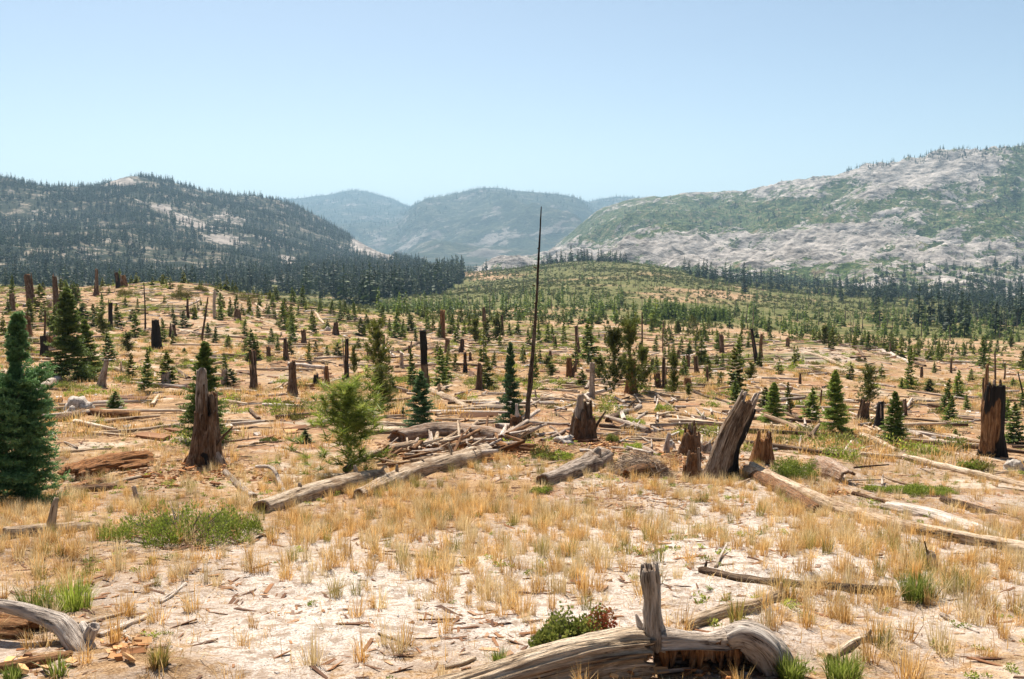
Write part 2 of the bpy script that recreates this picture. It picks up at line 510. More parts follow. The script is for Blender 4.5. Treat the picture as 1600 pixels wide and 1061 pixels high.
def ground_material():
    m, nt = mat_new('meadow_soil')
    w = N(nt)
    tc = w.n('NewGeometry').outputs['Position']
    n_f = w.noise(tc, 55, 3, 0.7)
    n_m = w.noise(tc, 7, 5, 0.62)
    n_l = w.noise(tc, 0.9, 5, 0.6)
    n_x = w.noise(tc, 0.06, 5, 0.65)
    sand = w.ramp(n_f, [(0.33, (0.20, 0.145, 0.11)), (0.43, (0.46, 0.385, 0.325)), (0.58, (0.65, 0.58, 0.52))])
    sand = w.mix(w.math('MULTIPLY', w.sm(n_m, 0.47, 0.60), 0.75), sand, (0.27, 0.185, 0.125))
    litter = w.ramp(n_f, [(0.32, (0.12, 0.065, 0.033)), (0.50, (0.33, 0.20, 0.10)), (0.68, (0.54, 0.37, 0.21))])
    straw = w.ramp(n_m, [(0.32, (0.22, 0.13, 0.062)), (0.50, (0.40, 0.24, 0.128)), (0.70, (0.55, 0.39, 0.245))])
    n_p = w.noise(tc, 0.35, 5, 0.7)
    dry = w.mix(w.sm(n_l, 0.42, 0.60), litter, straw)
    dry = w.mix(w.math('MULTIPLY', w.sm(n_p, 0.53, 0.64), 0.75), dry, (0.50, 0.42, 0.325))
    dry = w.mix(w.math('MULTIPLY', w.sm(n_p, 0.48, 0.39), 0.55), dry, (0.17, 0.105, 0.06))
    dry = w.mix(w.math('MULTIPLY', w.sm(w.noise(tc, 0.22, 5, 0.75), 0.53, 0.62), 0.75), dry, (0.30, 0.145, 0.075))
    grit = w.ramp(w.noise(tc, 2.2, 7, 0.78), [(0.36, (0.5, 0.45, 0.4)), (0.50, (1, 1, 1)), (0.64, (1.3, 1.32, 1.36))])
    dry = w.mix(1.0, dry, grit, 'MULTIPLY')
    k = w.math('ADD', w.attr('sand'), w.math('MULTIPLY', w.math('SUBTRACT', n_m, 0.5), 2.0))
    k = w.math('ADD', k, w.math('MULTIPLY', w.math('SUBTRACT', n_l, 0.5), 1.4))
    col = w.mix(w.sm(k, 0.22, 0.78), dry, sand)
    gr = w.ramp(w.noise(tc, 0.35, 5, 0.7), [(0.36, (0.040, 0.050, 0.014)), (0.50, (0.100, 0.105, 0.030)), (0.64, (0.22, 0.18, 0.075))])
    kg = w.math('ADD', w.attr('green'), w.math('MULTIPLY', w.math('SUBTRACT', n_x, 0.5), 0.9))
    kg = w.math('ADD', kg, w.math('MULTIPLY', w.math('SUBTRACT', n_l, 0.5), 0.8))
    farcol = w.mix(w.sm(w.noise(tc, 0.12, 4, 0.7), 0.55, 0.72), col, (0.36, 0.285, 0.205))
    col = w.mix(w.sm(kg, 0.22, 0.50), farcol, gr)
    kr = w.math('ADD', w.attr('rocky'), w.math('MULTIPLY', w.math('SUBTRACT', w.noise(tc, 0.05, 4, 0.7), 0.5), 1.2))
    col = w.mix(w.sm(kr, 0.5, 0.62), col, (0.46, 0.42, 0.385))
    nrm = w.bump(w.math('ADD', n_m, w.math('MULTIPLY', n_f, 0.45)), 0.9, 0.05)
    w.out(col, 0.95, nrm, 0.08)
    return m

us = np.concatenate([np.linspace(-1.0, -0.66, 24)[:-1], np.linspace(-0.66, 0.66, 440), np.linspace(0.66, 1.0, 24)[1:]])
ys = np.concatenate([np.geomspace(1.0, 4.5, 40)[:-1], np.geomspace(4.5, 60, 360)[:-1], np.geomspace(60, 1550, 250)])
terrain_obj('ground', TG, us, ys, ground_material(), ground_attrs, 'sandy dry meadow ground dropping away towards the green hill', 'ground')

# ------------------------------------------------------------------ the mountains
LEFT = {
    -500: [(700, 450), (1100, 415), (1500, 360), (1900, 290), (2300, 230), (2800, 250)],
    0: [(640, 452), (1000, 428), (1500, 378), (2000, 312), (2400, 271), (2900, 300)],
    50: [(640, 452), (1000, 427), (1500, 378), (2000, 316), (2450, 279), (2900, 305)],
    100: [(700, 448), (1100, 422), (1600, 372), (2100, 318), (2500, 290), (2950, 315)],
    150: [(750, 446), (1150, 420), (1650, 370), (2150, 316), (2550, 288), (3000, 315)],
    200: [(800, 445), (1200, 418), (1700, 366), (2200, 310), (2600, 279), (3050, 305)],
    250: [(800, 445), (1250, 418), (1750, 368), (2250, 313), (2650, 282), (3100, 310)],
    300: [(850, 443), (1300, 416), (1800, 372), (2300, 325), (2700, 296), (3150, 325)],
    350: [(900, 441), (1350, 415), (1850, 376), (2350, 333), (2750, 306), (3200, 330)],
    400: [(950, 440), (1400, 416), (1900, 380), (2400, 341), (2800, 312), (3250, 340)],
    440: [(1000, 438), (1450, 416), (1950, 386), (2450, 346), (2850, 316), (3300, 345)],
    480: [(1050, 436), (1500, 416), (2000, 392), (2500, 357), (2900, 331), (3350, 360)],
    520: [(1100, 434), (1550, 417), (2050, 399), (2550, 371), (2950, 354), (3400, 375)],
    560: [(1200, 432), (1700, 418), (2200, 404), (2650, 384), (3000, 374), (3450, 395)],
    600: [(1300, 430), (1800, 419), (2300, 411), (2700, 401), (3000, 397), (3500, 410)],
    650: [(1400, 430), (2000, 420), (2600, 414), (3000, 412), (3500, 418)],
    720: [(1400, 436), (2000, 428), (2600, 424), (3000, 424), (3500, 428)],
}
def left_extra(x, y):
    k = sstep(y, 700, 1300)
    return k * (26 * ridged(x / 420, y / 420, 3, 21) - 8 + 10 * fbm(x / 110, y / 110, 3, 22))
for _k in LEFT:
    LEFT[_k] = [(600, 520), (LEFT[_k][0][0] * 0.9, 462)] + LEFT[_k]
TL = Terrain(LEFT, -0.9, 0.0, 600, 3500, left_extra, su=3, sy=3)

RIGHT = {
    800: [(1600, 440), (2400, 425), (3200, 420), (3800, 418), (4300, 422)],
    860: [(1600, 435), (2400, 416), (3200, 404), (3800, 396), (4300, 410)],
    900: [(1500, 432), (2200, 414), (2800, 393), (3300, 371), (3750, 355), (4300, 385)],
    940: [(1500, 432), (1900, 409), (2150, 398), (2500, 394), (3000, 358), (3600, 321), (4200, 345)],
    1000: [(1400, 432), (1700, 412), (1980, 386), (2200, 381), (2700, 353), (3200, 320), (3550, 307), (4200, 330)],
    1060: [(1400, 430), (1650, 407), (1900, 377), (2050, 372), (2350, 370), (2750, 341), (3150, 314), (3450, 303), (4100, 330)],
    1120: [(1400, 434), (1700, 412), (1950, 393), (2150, 388), (2450, 372), (2850, 336), (3250, 308), (3450, 299), (4000, 330)],
    1200: [(1300, 442), (1600, 424), (1850, 401), (2100, 380), (2450, 350), (2850, 312), (3200, 286), (3800, 310)],
    1260: [(1300, 442), (1600, 421), (1850, 396), (2100, 371), (2450, 336), (2850, 298), (3200, 269), (3800, 290)],
    1350: [(1200, 448), (1500, 429), (1800, 396), (2050, 366), (2350, 329), (2650, 292), (2950, 262), (3600, 285)],
    1450: [(1100, 458), (1400, 437), (1700, 406), (2000, 371), (2350, 324), (2650, 279), (2800, 256), (2950, 249), (3500, 270)],
    1530: [(1000, 466), (1350, 443), (1650, 412), (1950, 376), (2300, 330), (2580, 282), (2700, 250), (2900, 240), (3400, 260)],
    1600: [(950, 474), (1300, 452), (1600, 421), (1900, 387), (2250, 343), (2550, 293), (2700, 255), (2900, 230), (3400, 250)],
    2000: [(900, 484), (1200, 460), (1500, 425), (1800, 380), (2200, 310), (2500, 235), (2750, 195), (3400, 220)],
}
def right_extra(x, y):
    k = sstep(y, 1000, 1500) * (1 - 0.6 * sstep(y, 2900, 3400))
    big = 34 * ridged(x / 380 + 0.35 * y / 380, y / 380, 3, 31) - 10
    slab = 20 * ridged((x + 0.6 * y) / 130, (y - 0.3 * x) / 85, 4, 32, 0.5)
    steps = 4.5 * ridged(x / 26, y / 34, 3, 33, 0.6)
    ribs = 26 * ridged((0.8 * x + 0.5 * y) / 150, (0.8 * y - 0.5 * x) / 430, 2, 34) - 8
    return k * (big + ribs + slab + steps)
for _k in RIGHT:
    RIGHT[_k] = [(820, 560), (RIGHT[_k][0][0] * 0.93, RIGHT[_k][0][1] + 14)] + RIGHT[_k]
TR = Terrain(RIGHT, -0.02, 0.9, 820, 4300, right_extra, su=3, sy=3)

FAR = {-700: 306, 440: 309, 470: 309, 500: 305, 530: 302, 545: 296, 555: 294, 575: 299, 600: 306, 625: 312, 650: 314, 690: 308, 715: 301, 740: 294, 768: 290, 790: 294,
       810: 298, 850: 301, 880: 304, 905: 308, 930: 312, 955: 307, 975: 306, 1000: 309, 1100: 313, 2300: 313}
FARC = {}
for _x, _y in FAR.items():
    d = 9500 if _x < 640 else (7600 if _x < 930 else 8800)
    FARC[_x] = [(1350, 490), (1650, 440), (2200, 428), (3200, 416), (4200, 410), (d * .62, 392), (d * .75, 360), (d * .88, (_y + 350) / 2 - 4), (d, _y), (d * 1.12, _y + 14), (12000, _y + 30)]
def far_extra(x, y):
    k = sstep(y, 3800, 5600)
    kr = 1 - 0.94 * sstep(y, 6000, 7600)
    return k * kr * (300 * ridged((x + 0.25 * y) / 1500, y / 2600, 4, 51) - 40 + 24 * fbm(x / 260, y / 260, 3, 52))
TF = Terrain(FARC, -1.0, 1.0, 1350, 12000, far_extra, su=1.2, sy=2)

def mountain_material(name, veg_stops, rock_stops, vscale, rscale, bumpd, spread=1.2):
    m, nt = mat_new(name)
    w = N(nt)
    pos = w.n('NewGeometry').outputs['Position']
    nv = w.noise(pos, vscale, 5, 0.7)
    nr = w.noise(pos, rscale, 5, 0.65)
    st = w.n('Mapping')
    st.inputs['Rotation'].default_value = (0.3, 0.5, 0.5)
    st.inputs['Scale'].default_value = (1.0, 0.35, 2.6)
    w.l(pos, st.inputs['Vector'])
    ns = w.noise(st.outputs[0], rscale * 1.6, 5, 0.7)
    veg = w.ramp(nv, veg_stops)
    fine = w.noise(pos, vscale * 5, 3, 0.7)
    veg = w.mix(1.0, veg, w.ramp(fine, [(0.36, (0.45, 0.45, 0.5)), (0.62, (1.5, 1.5, 1.4))]), 'MULTIPLY')
    rock = w.ramp(w.math('ADD', w.math('MULTIPLY', nr, 0.45), w.math('MULTIPLY', ns, 0.55)), rock_stops)
    k = w.math('ADD', w.attr('veg'), w.math('MULTIPLY', w.math('SUBTRACT', w.noise(pos, vscale * 0.45, 6, 0.68), 0.5), spread))
    k = w.math('ADD', k, w.math('MULTIPLY', w.math('SUBTRACT', w.noise(pos, vscale * 2.2, 4, 0.7), 0.5), 1.6))
    col = w.mix(w.sm(k, 0.42, 0.58), rock, veg)
    w.out(col, 0.95, w.bump(w.math('ADD', nr, ns), 0.8, bumpd), 0.05)
    return m

def blobs(px, py, lst):
    s = 0
    for cx, cy, rx, ry, v in lst:
        s = s + v * np.exp(-(((px - cx) / rx) ** 2 + ((py - cy) / ry) ** 2))
    return s

ROCK3 = [(0.38, (0.13, 0.105, 0.09)), (0.50, (0.30, 0.255, 0.22)), (0.60, (0.46, 0.40, 0.35))]
LEFT_BARE = [(195, 284, 22, 7, 1.3), (160, 305, 14, 5, .5), (255, 325, 18, 8, .6), (285, 340, 22, 9, .7), (310, 352, 26, 8, .6), (345, 332, 18, 9, .55), (370, 348, 18, 10, .6),
             (340, 372, 30, 10, .5), (385, 378, 24, 8, .45), (105, 400, 22, 8, .35), (135, 405, 14, 6, .35), (452, 405, 10, 5, 1.2), (440, 400, 5, 5, .8), (572, 386, 20, 8, 1.4), (597, 399, 18, 7, 1.4), (556, 378, 8, 5, .9),
             (50, 330, 60, 10, .25), (160, 370, 50, 12, .3), (235, 375, 40, 10, .3), (500, 340, 25, 9, .35), (560, 405, 12, 4, .8)]
def left_veg(x, y, z):
    px, py = project(np.stack([x, y, z], -1))
    return np.clip(0.86 + 0.22 * fbm(x / 160, y / 160, 3, 61) - 0.78 * blobs(px, py, LEFT_BARE), 0, 1.2)
def left_attrs(V):
    return {'veg': left_veg(V[:, 0], V[:, 1], V[:, 2])}
terrain_obj('forested_mountain', TL, np.linspace(-0.9, -0.02, 260), np.geomspace(610, 3450, 250),
            mountain_material('forest_slope', [(0.36, (0.012, 0.018, 0.009)), (0.52, (0.035, 0.038, 0.022)), (0.62, (0.20, 0.165, 0.13))], ROCK3, 0.03, 0.02, 3.0, 1.8),
            left_attrs, 'dark blue-green forested mountain with small pale bare patches', 'mountain')

RIGHT_VEG = [(1060, 335, 110, 30, .75), (1180, 330, 80, 24, .55), (1215, 345, 60, 16, .6), (930, 365, 60, 22, .65), (1260, 318, 30, 10, .45), (1440, 303, 40, 9, .5), (1400, 310, 30, 8, .3),
             (1572, 290, 42, 26, .65), (1590, 255, 30, 30, .7), (1540, 335, 70, 12, .55), (1470, 350, 60, 9, .5), (1590, 345, 40, 14, .6), (1320, 345, 34, 10, .4), (1440, 385, 60, 8, .35), (1380, 412, 50, 8, .4),
             (1260, 425, 90, 8, .5), (1110, 420, 60, 8, .5), (1530, 430, 90, 14, .35), (1200, 380, 20, 14, .35), (1320, 385, 14, 22, .4), (960, 400, 14, 10, .3), (1350, 320, 30, 12, .3), (1160, 385, 22, 8, .4),
             (1450, 325, 30, 6, .4), (1060, 300, 120, 6, .25), (1150, 400, 6, 20, .35)]
RIGHT_BARE = [(1060, 392, 100, 22, .55), (1250, 388, 90, 28, .45), (1210, 285, 60, 10, .35), (1400, 268, 110, 14, .45), (1490, 258, 80, 18, .8), (1350, 360, 70, 20, .25), (1500, 395, 90, 14, .3), (1150, 305, 60, 8, .3)]
def right_veg(x, y, z):
    px, py = project(np.stack([x, y, z], -1))
    steep = 0.0
    return np.clip(0.68 + 0.75 * blobs(px, py, RIGHT_VEG) - blobs(px, py, RIGHT_BARE) + 0.20 * fbm(x / 90, y / 90, 4, 62)
                   - 0.42 * ridged((x + 0.6 * y) / 130, (y - 0.3 * x) / 85, 4, 32, 0.5) - 0.28 * ridged((0.8 * x + 0.5 * y) / 150, (0.8 * y - 0.5 * x) / 430, 2, 34) - 0.12 * ridged(x / 26, y / 34, 3, 33, 0.6) + 0.06, 0, 1.2)
def right_attrs(V):
    return {'veg': right_veg(V[:, 0], V[:, 1], V[:, 2])}
terrain_obj('granite_mountain', TR, np.linspace(-0.01, 0.85, 560), np.geomspace(840, 4250, 340),
            mountain_material('granite_slope', [(0.36, (0.020, 0.034, 0.013)), (0.47, (0.055, 0.082, 0.028)), (0.56, (0.10, 0.115, 0.05)), (0.64, (0.20, 0.155, 0.10))],
                              [(0.39, (0.065, 0.056, 0.05)), (0.47, (0.22, 0.195, 0.175)), (0.60, (0.47, 0.42, 0.38))], 0.06, 0.03, 10.0, 2.6),
            right_attrs, 'long granite mountain with pale slabs and green brush', 'mountain')

def far_attrs(V):
    px, py = project(V)
    b = [(790, 402, 40, 10, .5), (640, 380, 50, 10, .2), (600, 345, 40, 12, .2), (570, 400, 60, 6, .2), (780, 375, 40, 10, .15), (690, 400, 60, 8, .15), (640, 405, 70, 6, .15)]
    x, y = V[:, 0], V[:, 1]
    return {'veg': np.clip(0.80 + 0.30 * fbm(x / 400, y / 400, 4, 63) - blobs(px, py, b), 0, 1.1)}
terrain_obj('distant_mountains', TF, np.linspace(-0.95, 0.95, 420), np.geomspace(1380, 11900, 260),
            mountain_material('distant_slope', [(0.34, (0.018, 0.026, 0.016)), (0.52, (0.040, 0.048, 0.028)), (0.68, (0.11, 0.10, 0.07))], [(0.38, (0.07, 0.06, 0.05)), (0.50, (0.15, 0.13, 0.11)), (0.60, (0.26, 0.225, 0.195))], 0.010, 0.006, 25.0, 3.2),
            far_attrs, 'two hazy blue mountains closing the valley behind', 'mountain')

def dome(name, cx, cy, Y, w, hpx, seed, label):
    """a granite knob standing behind the green hill"""
    c = P(cx, cy, Y)
    n, m_ = 26, 44
    r = np.linspace(0, 1, n)[:, None]
    t = np.linspace(0, 2 * math.pi, m_, endpoint=False)[None, :]
    rw = w / F * Y / 2
    hh = hpx / F * Y
    x = r * np.cos(t) * rw
    y = r * np.sin(t) * rw * 1.2
    z = hh * (1 - r ** 2.2) + 0.18 * hh * ridged((x + c[0]) / 22, (y + c[1]) / 18, 4, seed) - 0.1 * hh
    V = np.stack([x, y, z + 0 * x], -1).reshape(-1, 3)
    me = new_mesh(name, V, grid_quads(n, m_, True), None, bpy.data.materials['granite_slope'],
                  {'veg': np.clip(0.16 + 0.3 * fbm(V[:, 0] / 30 + 5, V[:, 1] / 30, 3, seed), 0, 1)})
    tag(link(name, me, loc=c), label, 'rock', None, 'thing')
dome('granite_dome', 800, 424, 1750, 120, 26, 71, 'small pale granite dome showing behind the green hill by the bare pole')

# ------------------------------------------------------------------ the air
def haze():
    lo, hi = (-30000, -60, -210), (30000, 46000, 600)
    V = [(x, y, z) for x in (lo[0], hi[0]) for y in (lo[1], hi[1]) for z in (lo[2], hi[2])]
    q = [(0, 1, 3, 2), (4, 6, 7, 5), (0, 4, 5, 1), (2, 3, 7, 6), (0, 2, 6, 4), (1, 5, 7, 3)]
    m, nt = mat_new('haze_air')
    pv = nt.nodes.new('ShaderNodeVolumePrincipled')
    pv.inputs['Color'].default_value = (0.50, 0.765, 1.0, 1)
    pv.inputs['Density'].default_value = 0.00009
    pv.inputs['Anisotropy'].default_value = 0.15
    o = nt.nodes.new('ShaderNodeOutputMaterial')
    nt.links.new(pv.outputs[0], o.inputs['Volume'])
    me = new_mesh('haze', V, q, None, m, None, False)
    tag(link('haze', me), 'thin blue summer haze filling the valley', 'haze', None, 'stuff')
haze()

# ------------------------------------------------------------------ wood: logs, stumps, snags
def frames(path):
    path = np.asarray(path, float)
    t = np.gradient(path, axis=0)
    t /= np.linalg.norm(t, axis=1)[:, None] + 1e-9
    ref = np.array((0, 0, 1.0)) if abs(t[0, 2]) < 0.8 else np.array((0, 1.0, 0))
    a = np.zeros_like(path)
    v = ref - t[0] * ref.dot(t[0])
    v /= np.linalg.norm(v)
    for i in range(len(path)):
        v = v - t[i] * v.dot(t[i])
        v /= np.linalg.norm(v) + 1e-9
        a[i] = v
    return t, a, np.cross(t, a)

def resample(path, rad, n):
    path = np.asarray(path, float)
    rad = np.asarray(rad, float)
    k = len(path)
    # Catmull-Rom through the given points
    tt = np.linspace(0, k - 1, n)
    i = np.minimum(tt.astype(int), k - 2)
    f = (tt - i)[:, None]
    pp = np.concatenate([path[:1] * 2 - path[1:2], path, path[-1:] * 2 - path[-2:-1]])
    p0, p1, p2, p3 = pp[i], pp[i + 1], pp[i + 2], pp[i + 3]
    out = 0.5 * ((2 * p1) + (p2 - p0) * f + (2 * p0 - 5 * p1 + 4 * p2 - p3) * f ** 2 + (3 * p1 - p0 - 3 * p2 + p3) * f ** 3)
    return out, np.interp(tt, np.arange(k), rad)

def tube(path, rad, n=24, seg=14, seed=0, lump=0.12, grain=0.10, jag0=0.3, jag1=0.3, hollow=0.3, ichar=0.0, arc=None, wall=0.28,
         flare=0.0, lobes=5, char=0.0, charf=None, rot=0.0, flat=1.0, gfreq=5.0):
    """a weathered length of wood: lumpy, grooved along the grain, with splintered hollow ends.
    Returns verts, quads, tris, attrs.  jag* in radii, flare = root flare at the start."""
    path, rad = resample(path, rad, n)
    d = np.concatenate([[0], np.cumsum(np.linalg.norm(np.diff(path, axis=0), axis=1))])
    L = d[-1]
    t, a, b = frames(path)
    closed = arc is None
    th = np.linspace(0, 2 * math.pi, seg, endpoint=False) if closed else np.linspace(R(arc[0]), R(arc[1]), seg)
    c, s = np.cos(th), np.sin(th)
    sd = seed * 7.31
    rm = rad.mean()
    def endcut(amt, k):
        q = 0.5 + 0.5 * noise3(c * 1.3 + sd, s * 1.3 + k, 0.5, 11)
        q2 = 0.5 + 0.5 * noise3(c * 4.2 + sd, s * 4.2 + k, 0.5, 12)
        q3 = 0.5 + 0.5 * noise3(c * 9 + sd, s * 9 + k, 0.5, 18)
        return amt * (0.62 * q ** 1.3 + 0.45 * q2 ** 1.6 + 0.35 * q3 ** 2)
    e0 = endcut(jag0, 3.1) * rad[0]
    e1 = L - endcut(jag1, 8.7) * rad[-1]
    S = e0[None, :] + np.linspace(0, 1, n)[:, None] * (e1 - e0)[None, :]
    def at(arr, SS):
        return np.stack([np.interp(SS, d, arr[:, k]) for k in range(3)], -1)
    def surf(SS, mul):
        pc, aa, bb = at(path, SS), at(a, SS), at(b, SS)
        rr = np.interp(SS, d, rad)
        cc, ss = np.broadcast_to(c, SS.shape), np.broadcast_to(s, SS.shape)
        q = SS / (rm * 3.0)
        mod = 1 + lump * noise3(cc * 1.1 + sd, ss * 1.1, q * 1.2, 13) + lump * 0.6 * noise3(cc * 2.3 + sd, ss * 2.3, q * 2.1, 14)
        mod = mod + grain * (0.5 - np.abs(noise3(cc * gfreq + sd, ss * gfreq, q * 0.35, 15)) * 1.6)
        if flare:
            lob = 0.5 + 0.5 * np.cos(lobes * th + seed)[None, :] * (0.6 + 0.4 * noise3(c * 1.5 + sd, s * 1.5, 2.2, 16))[None, :]
            mod = mod + flare * (0.35 + lob) * np.exp(-SS / (rm * 1.5))
        rr = rr * mod * mul
        pos = pc + aa * (rr * cc * flat)[..., None] + bb * (rr * ss)[..., None]
        g = np.stack([rr * cc, rr * ss, SS], -1)
        return pos, g
    V, G, Q, T = [], [], [], []
    pos, g = surf(S, 1.0)
    V.append(pos.reshape(-1, 3)); G.append(g.reshape(-1, 3))
    inner = [np.zeros(n * seg)]
    Q.append(grid_quads(n, seg, closed))
    off = n * seg
    if closed:
        for k, (row, dep, sgn) in enumerate(((0, hollow, 1), (n - 1, hollow, -1))):
            S1 = S[row] + sgn * 0.05 * rad[row]
            r1, g1 = surf(S1[None, :], 0.74)
            S2 = np.full(seg, (S[row].max() if sgn > 0 else S[row].min()) + sgn * dep * rad[row])
            S2 = np.clip(S2, 0.02 * L, 0.98 * L)
            r2, g2 = surf(S2[None, :], 0.55)
            cen = at(path, S2[:1])
            V += [r1[0], r2[0], cen]
            G += [g1[0], g2[0], np.array([[0, 0, S2[0]]])]
            inner.append(np.concatenate([np.full(seg, 0.8), np.ones(seg + 1)]))
            base = row * seg
            j = np.arange(seg); j2 = (j + 1) % seg
            q1 = np.stack([base + j, base + j2, off + j2, off + j], -1)
            q2 = np.stack([off + j, off + j2, off + seg + j2, off + seg + j], -1)
            t1 = np.stack([off + seg + j, off + seg + j2, np.full(seg, off + 2 * seg)], -1)
            if sgn > 0:
                q1, q2, t1 = q1[:, ::-1], q2[:, ::-1], t1[:, ::-1]
            Q += [q1, q2]; T.append(t1)
            off += 2 * seg + 1
    else:
        p2, g2 = surf(S, 1 - wall)
        V.append(p2.reshape(-1, 3)); G.append(g2.reshape(-1, 3))
        inner.append(np.full(n * seg, 1.0))
        Q.append(grid_quads(n, seg, False)[:, ::-1] + off)
        i = np.arange(n - 1)
        for col in (0, seg - 1):
            qq = np.stack([i * seg + col, (i + 1) * seg + col, (i + 1) * seg + col + off, i * seg + col + off], -1)
            Q.append(qq if col else qq[:, ::-1])
        j = np.arange(seg - 1)
        for row in (0, n - 1):
            qq = np.stack([row * seg + j, row * seg + j + 1, row * seg + j + 1 + off, row * seg + j + off], -1)
            Q.append(qq[:, ::-1] if row == 0 else qq)
    V, G, inner = np.concatenate(V), np.concatenate(G), np.concatenate(inner)
    rotv = np.clip(rot + 0.9 * inner * (0.6 + 0.5 * noise3(G[:, 0] * 5 + sd, G[:, 1] * 5, G[:, 2] * 3, 17)), 0, 1)
    chv = np.full(len(V), float(char)) + ichar * inner
    if charf is not None:
        chv = chv + charf(G, L)
    return V, np.concatenate(Q), (np.concatenate(T) if T else None), {'gco': G, 'rot': rotv, 'char': np.clip(chv, 0, 1)}

def tube_obj(name, mat, parent=None, loc=None, **kw):
    """tube() in world space as an object whose origin is the start of its path"""
    path = np.asarray(kw.pop('path'), float)
    o0 = path[0].copy() if loc is None else np.asarray(loc, float)
    V, q, t, at = tube(path - o0, **kw)
    me = new_mesh(name, V, q, t, M[mat], at)
    if parent is not None:
        o = link(name, me, parent, loc=o0 - np.array(parent.location))
    else:
        o = link(name, me, loc=o0)
    return o

THINGS = []          # every countable thing: dict(o, kind, desc, px, py, label)
def register(o, desc, cat, px, py, label=None, group=None):
    THINGS.append(dict(o=o, desc=desc, cat=cat, px=px, py=py, label=label, group=group))
    return o

# ------------------------------------------------------------------ conifers
def basis(d):
    d = d / (np.linalg.norm(d, axis=-1, keepdims=True) + 1e-9)
    up = np.broadcast_to(np.array((0, 0, 1.0)), d.shape)
    s = np.cross(d, up)
    s /= np.linalg.norm(s, axis=-1, keepdims=True) + 1e-6
    return d, s, np.cross(s, d)

def lozenges(rng, base, dirs, length, width, roll=1.2, tone=None, mid=0.45):
    d, s, n = basis(dirs)
    ang = rng.uniform(-roll, roll, len(d))[:, None]
    w = s * np.cos(ang) + n * np.sin(ang)
    L = np.asarray(length)[:, None]
    W = np.asarray(width)[:, None]
    v = np.stack([base, base + d * L * mid + w * W, base + d * L, base + d * L * mid - w * W], 1)
    k = len(d)
    q = (np.arange(k) * 4)[:, None] + np.arange(4)[None, :]
    tn = np.repeat(np.clip(tone if tone is not None else rng.uniform(0, 1, k), 0, 1)[:, None], 4, 1)
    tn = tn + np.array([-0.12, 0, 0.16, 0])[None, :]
    return v.reshape(-1, 3), q, np.clip(tn, 0, 1).reshape(-1)

def needles(rng, base, dirs, length, width, tone):
    d, s, n = basis(dirs)
    ang = rng.uniform(0, 2 * math.pi, len(d))[:, None]
    w = s * np.cos(ang) + n * np.sin(ang)
    L = np.asarray(length)[:, None]
    W = np.asarray(width)[:, None]
    v = np.stack([base - w * W, base + w * W, base + d * L], 1)
    t = np.arange(len(d) * 3).reshape(-1, 3)
    tn = np.stack([tone - 0.15, tone - 0.15, tone + 0.15], 1)
    return v.reshape(-1, 3), t, np.clip(tn, 0, 1).reshape(-1)

def branch_curve(base, az, L, pitch, t, upturn):
    x = L * t
    z = np.tan(pitch) * x + upturn * L * t ** 2
    return base + np.stack([np.cos(az) * x, np.sin(az) * x, z], -1)

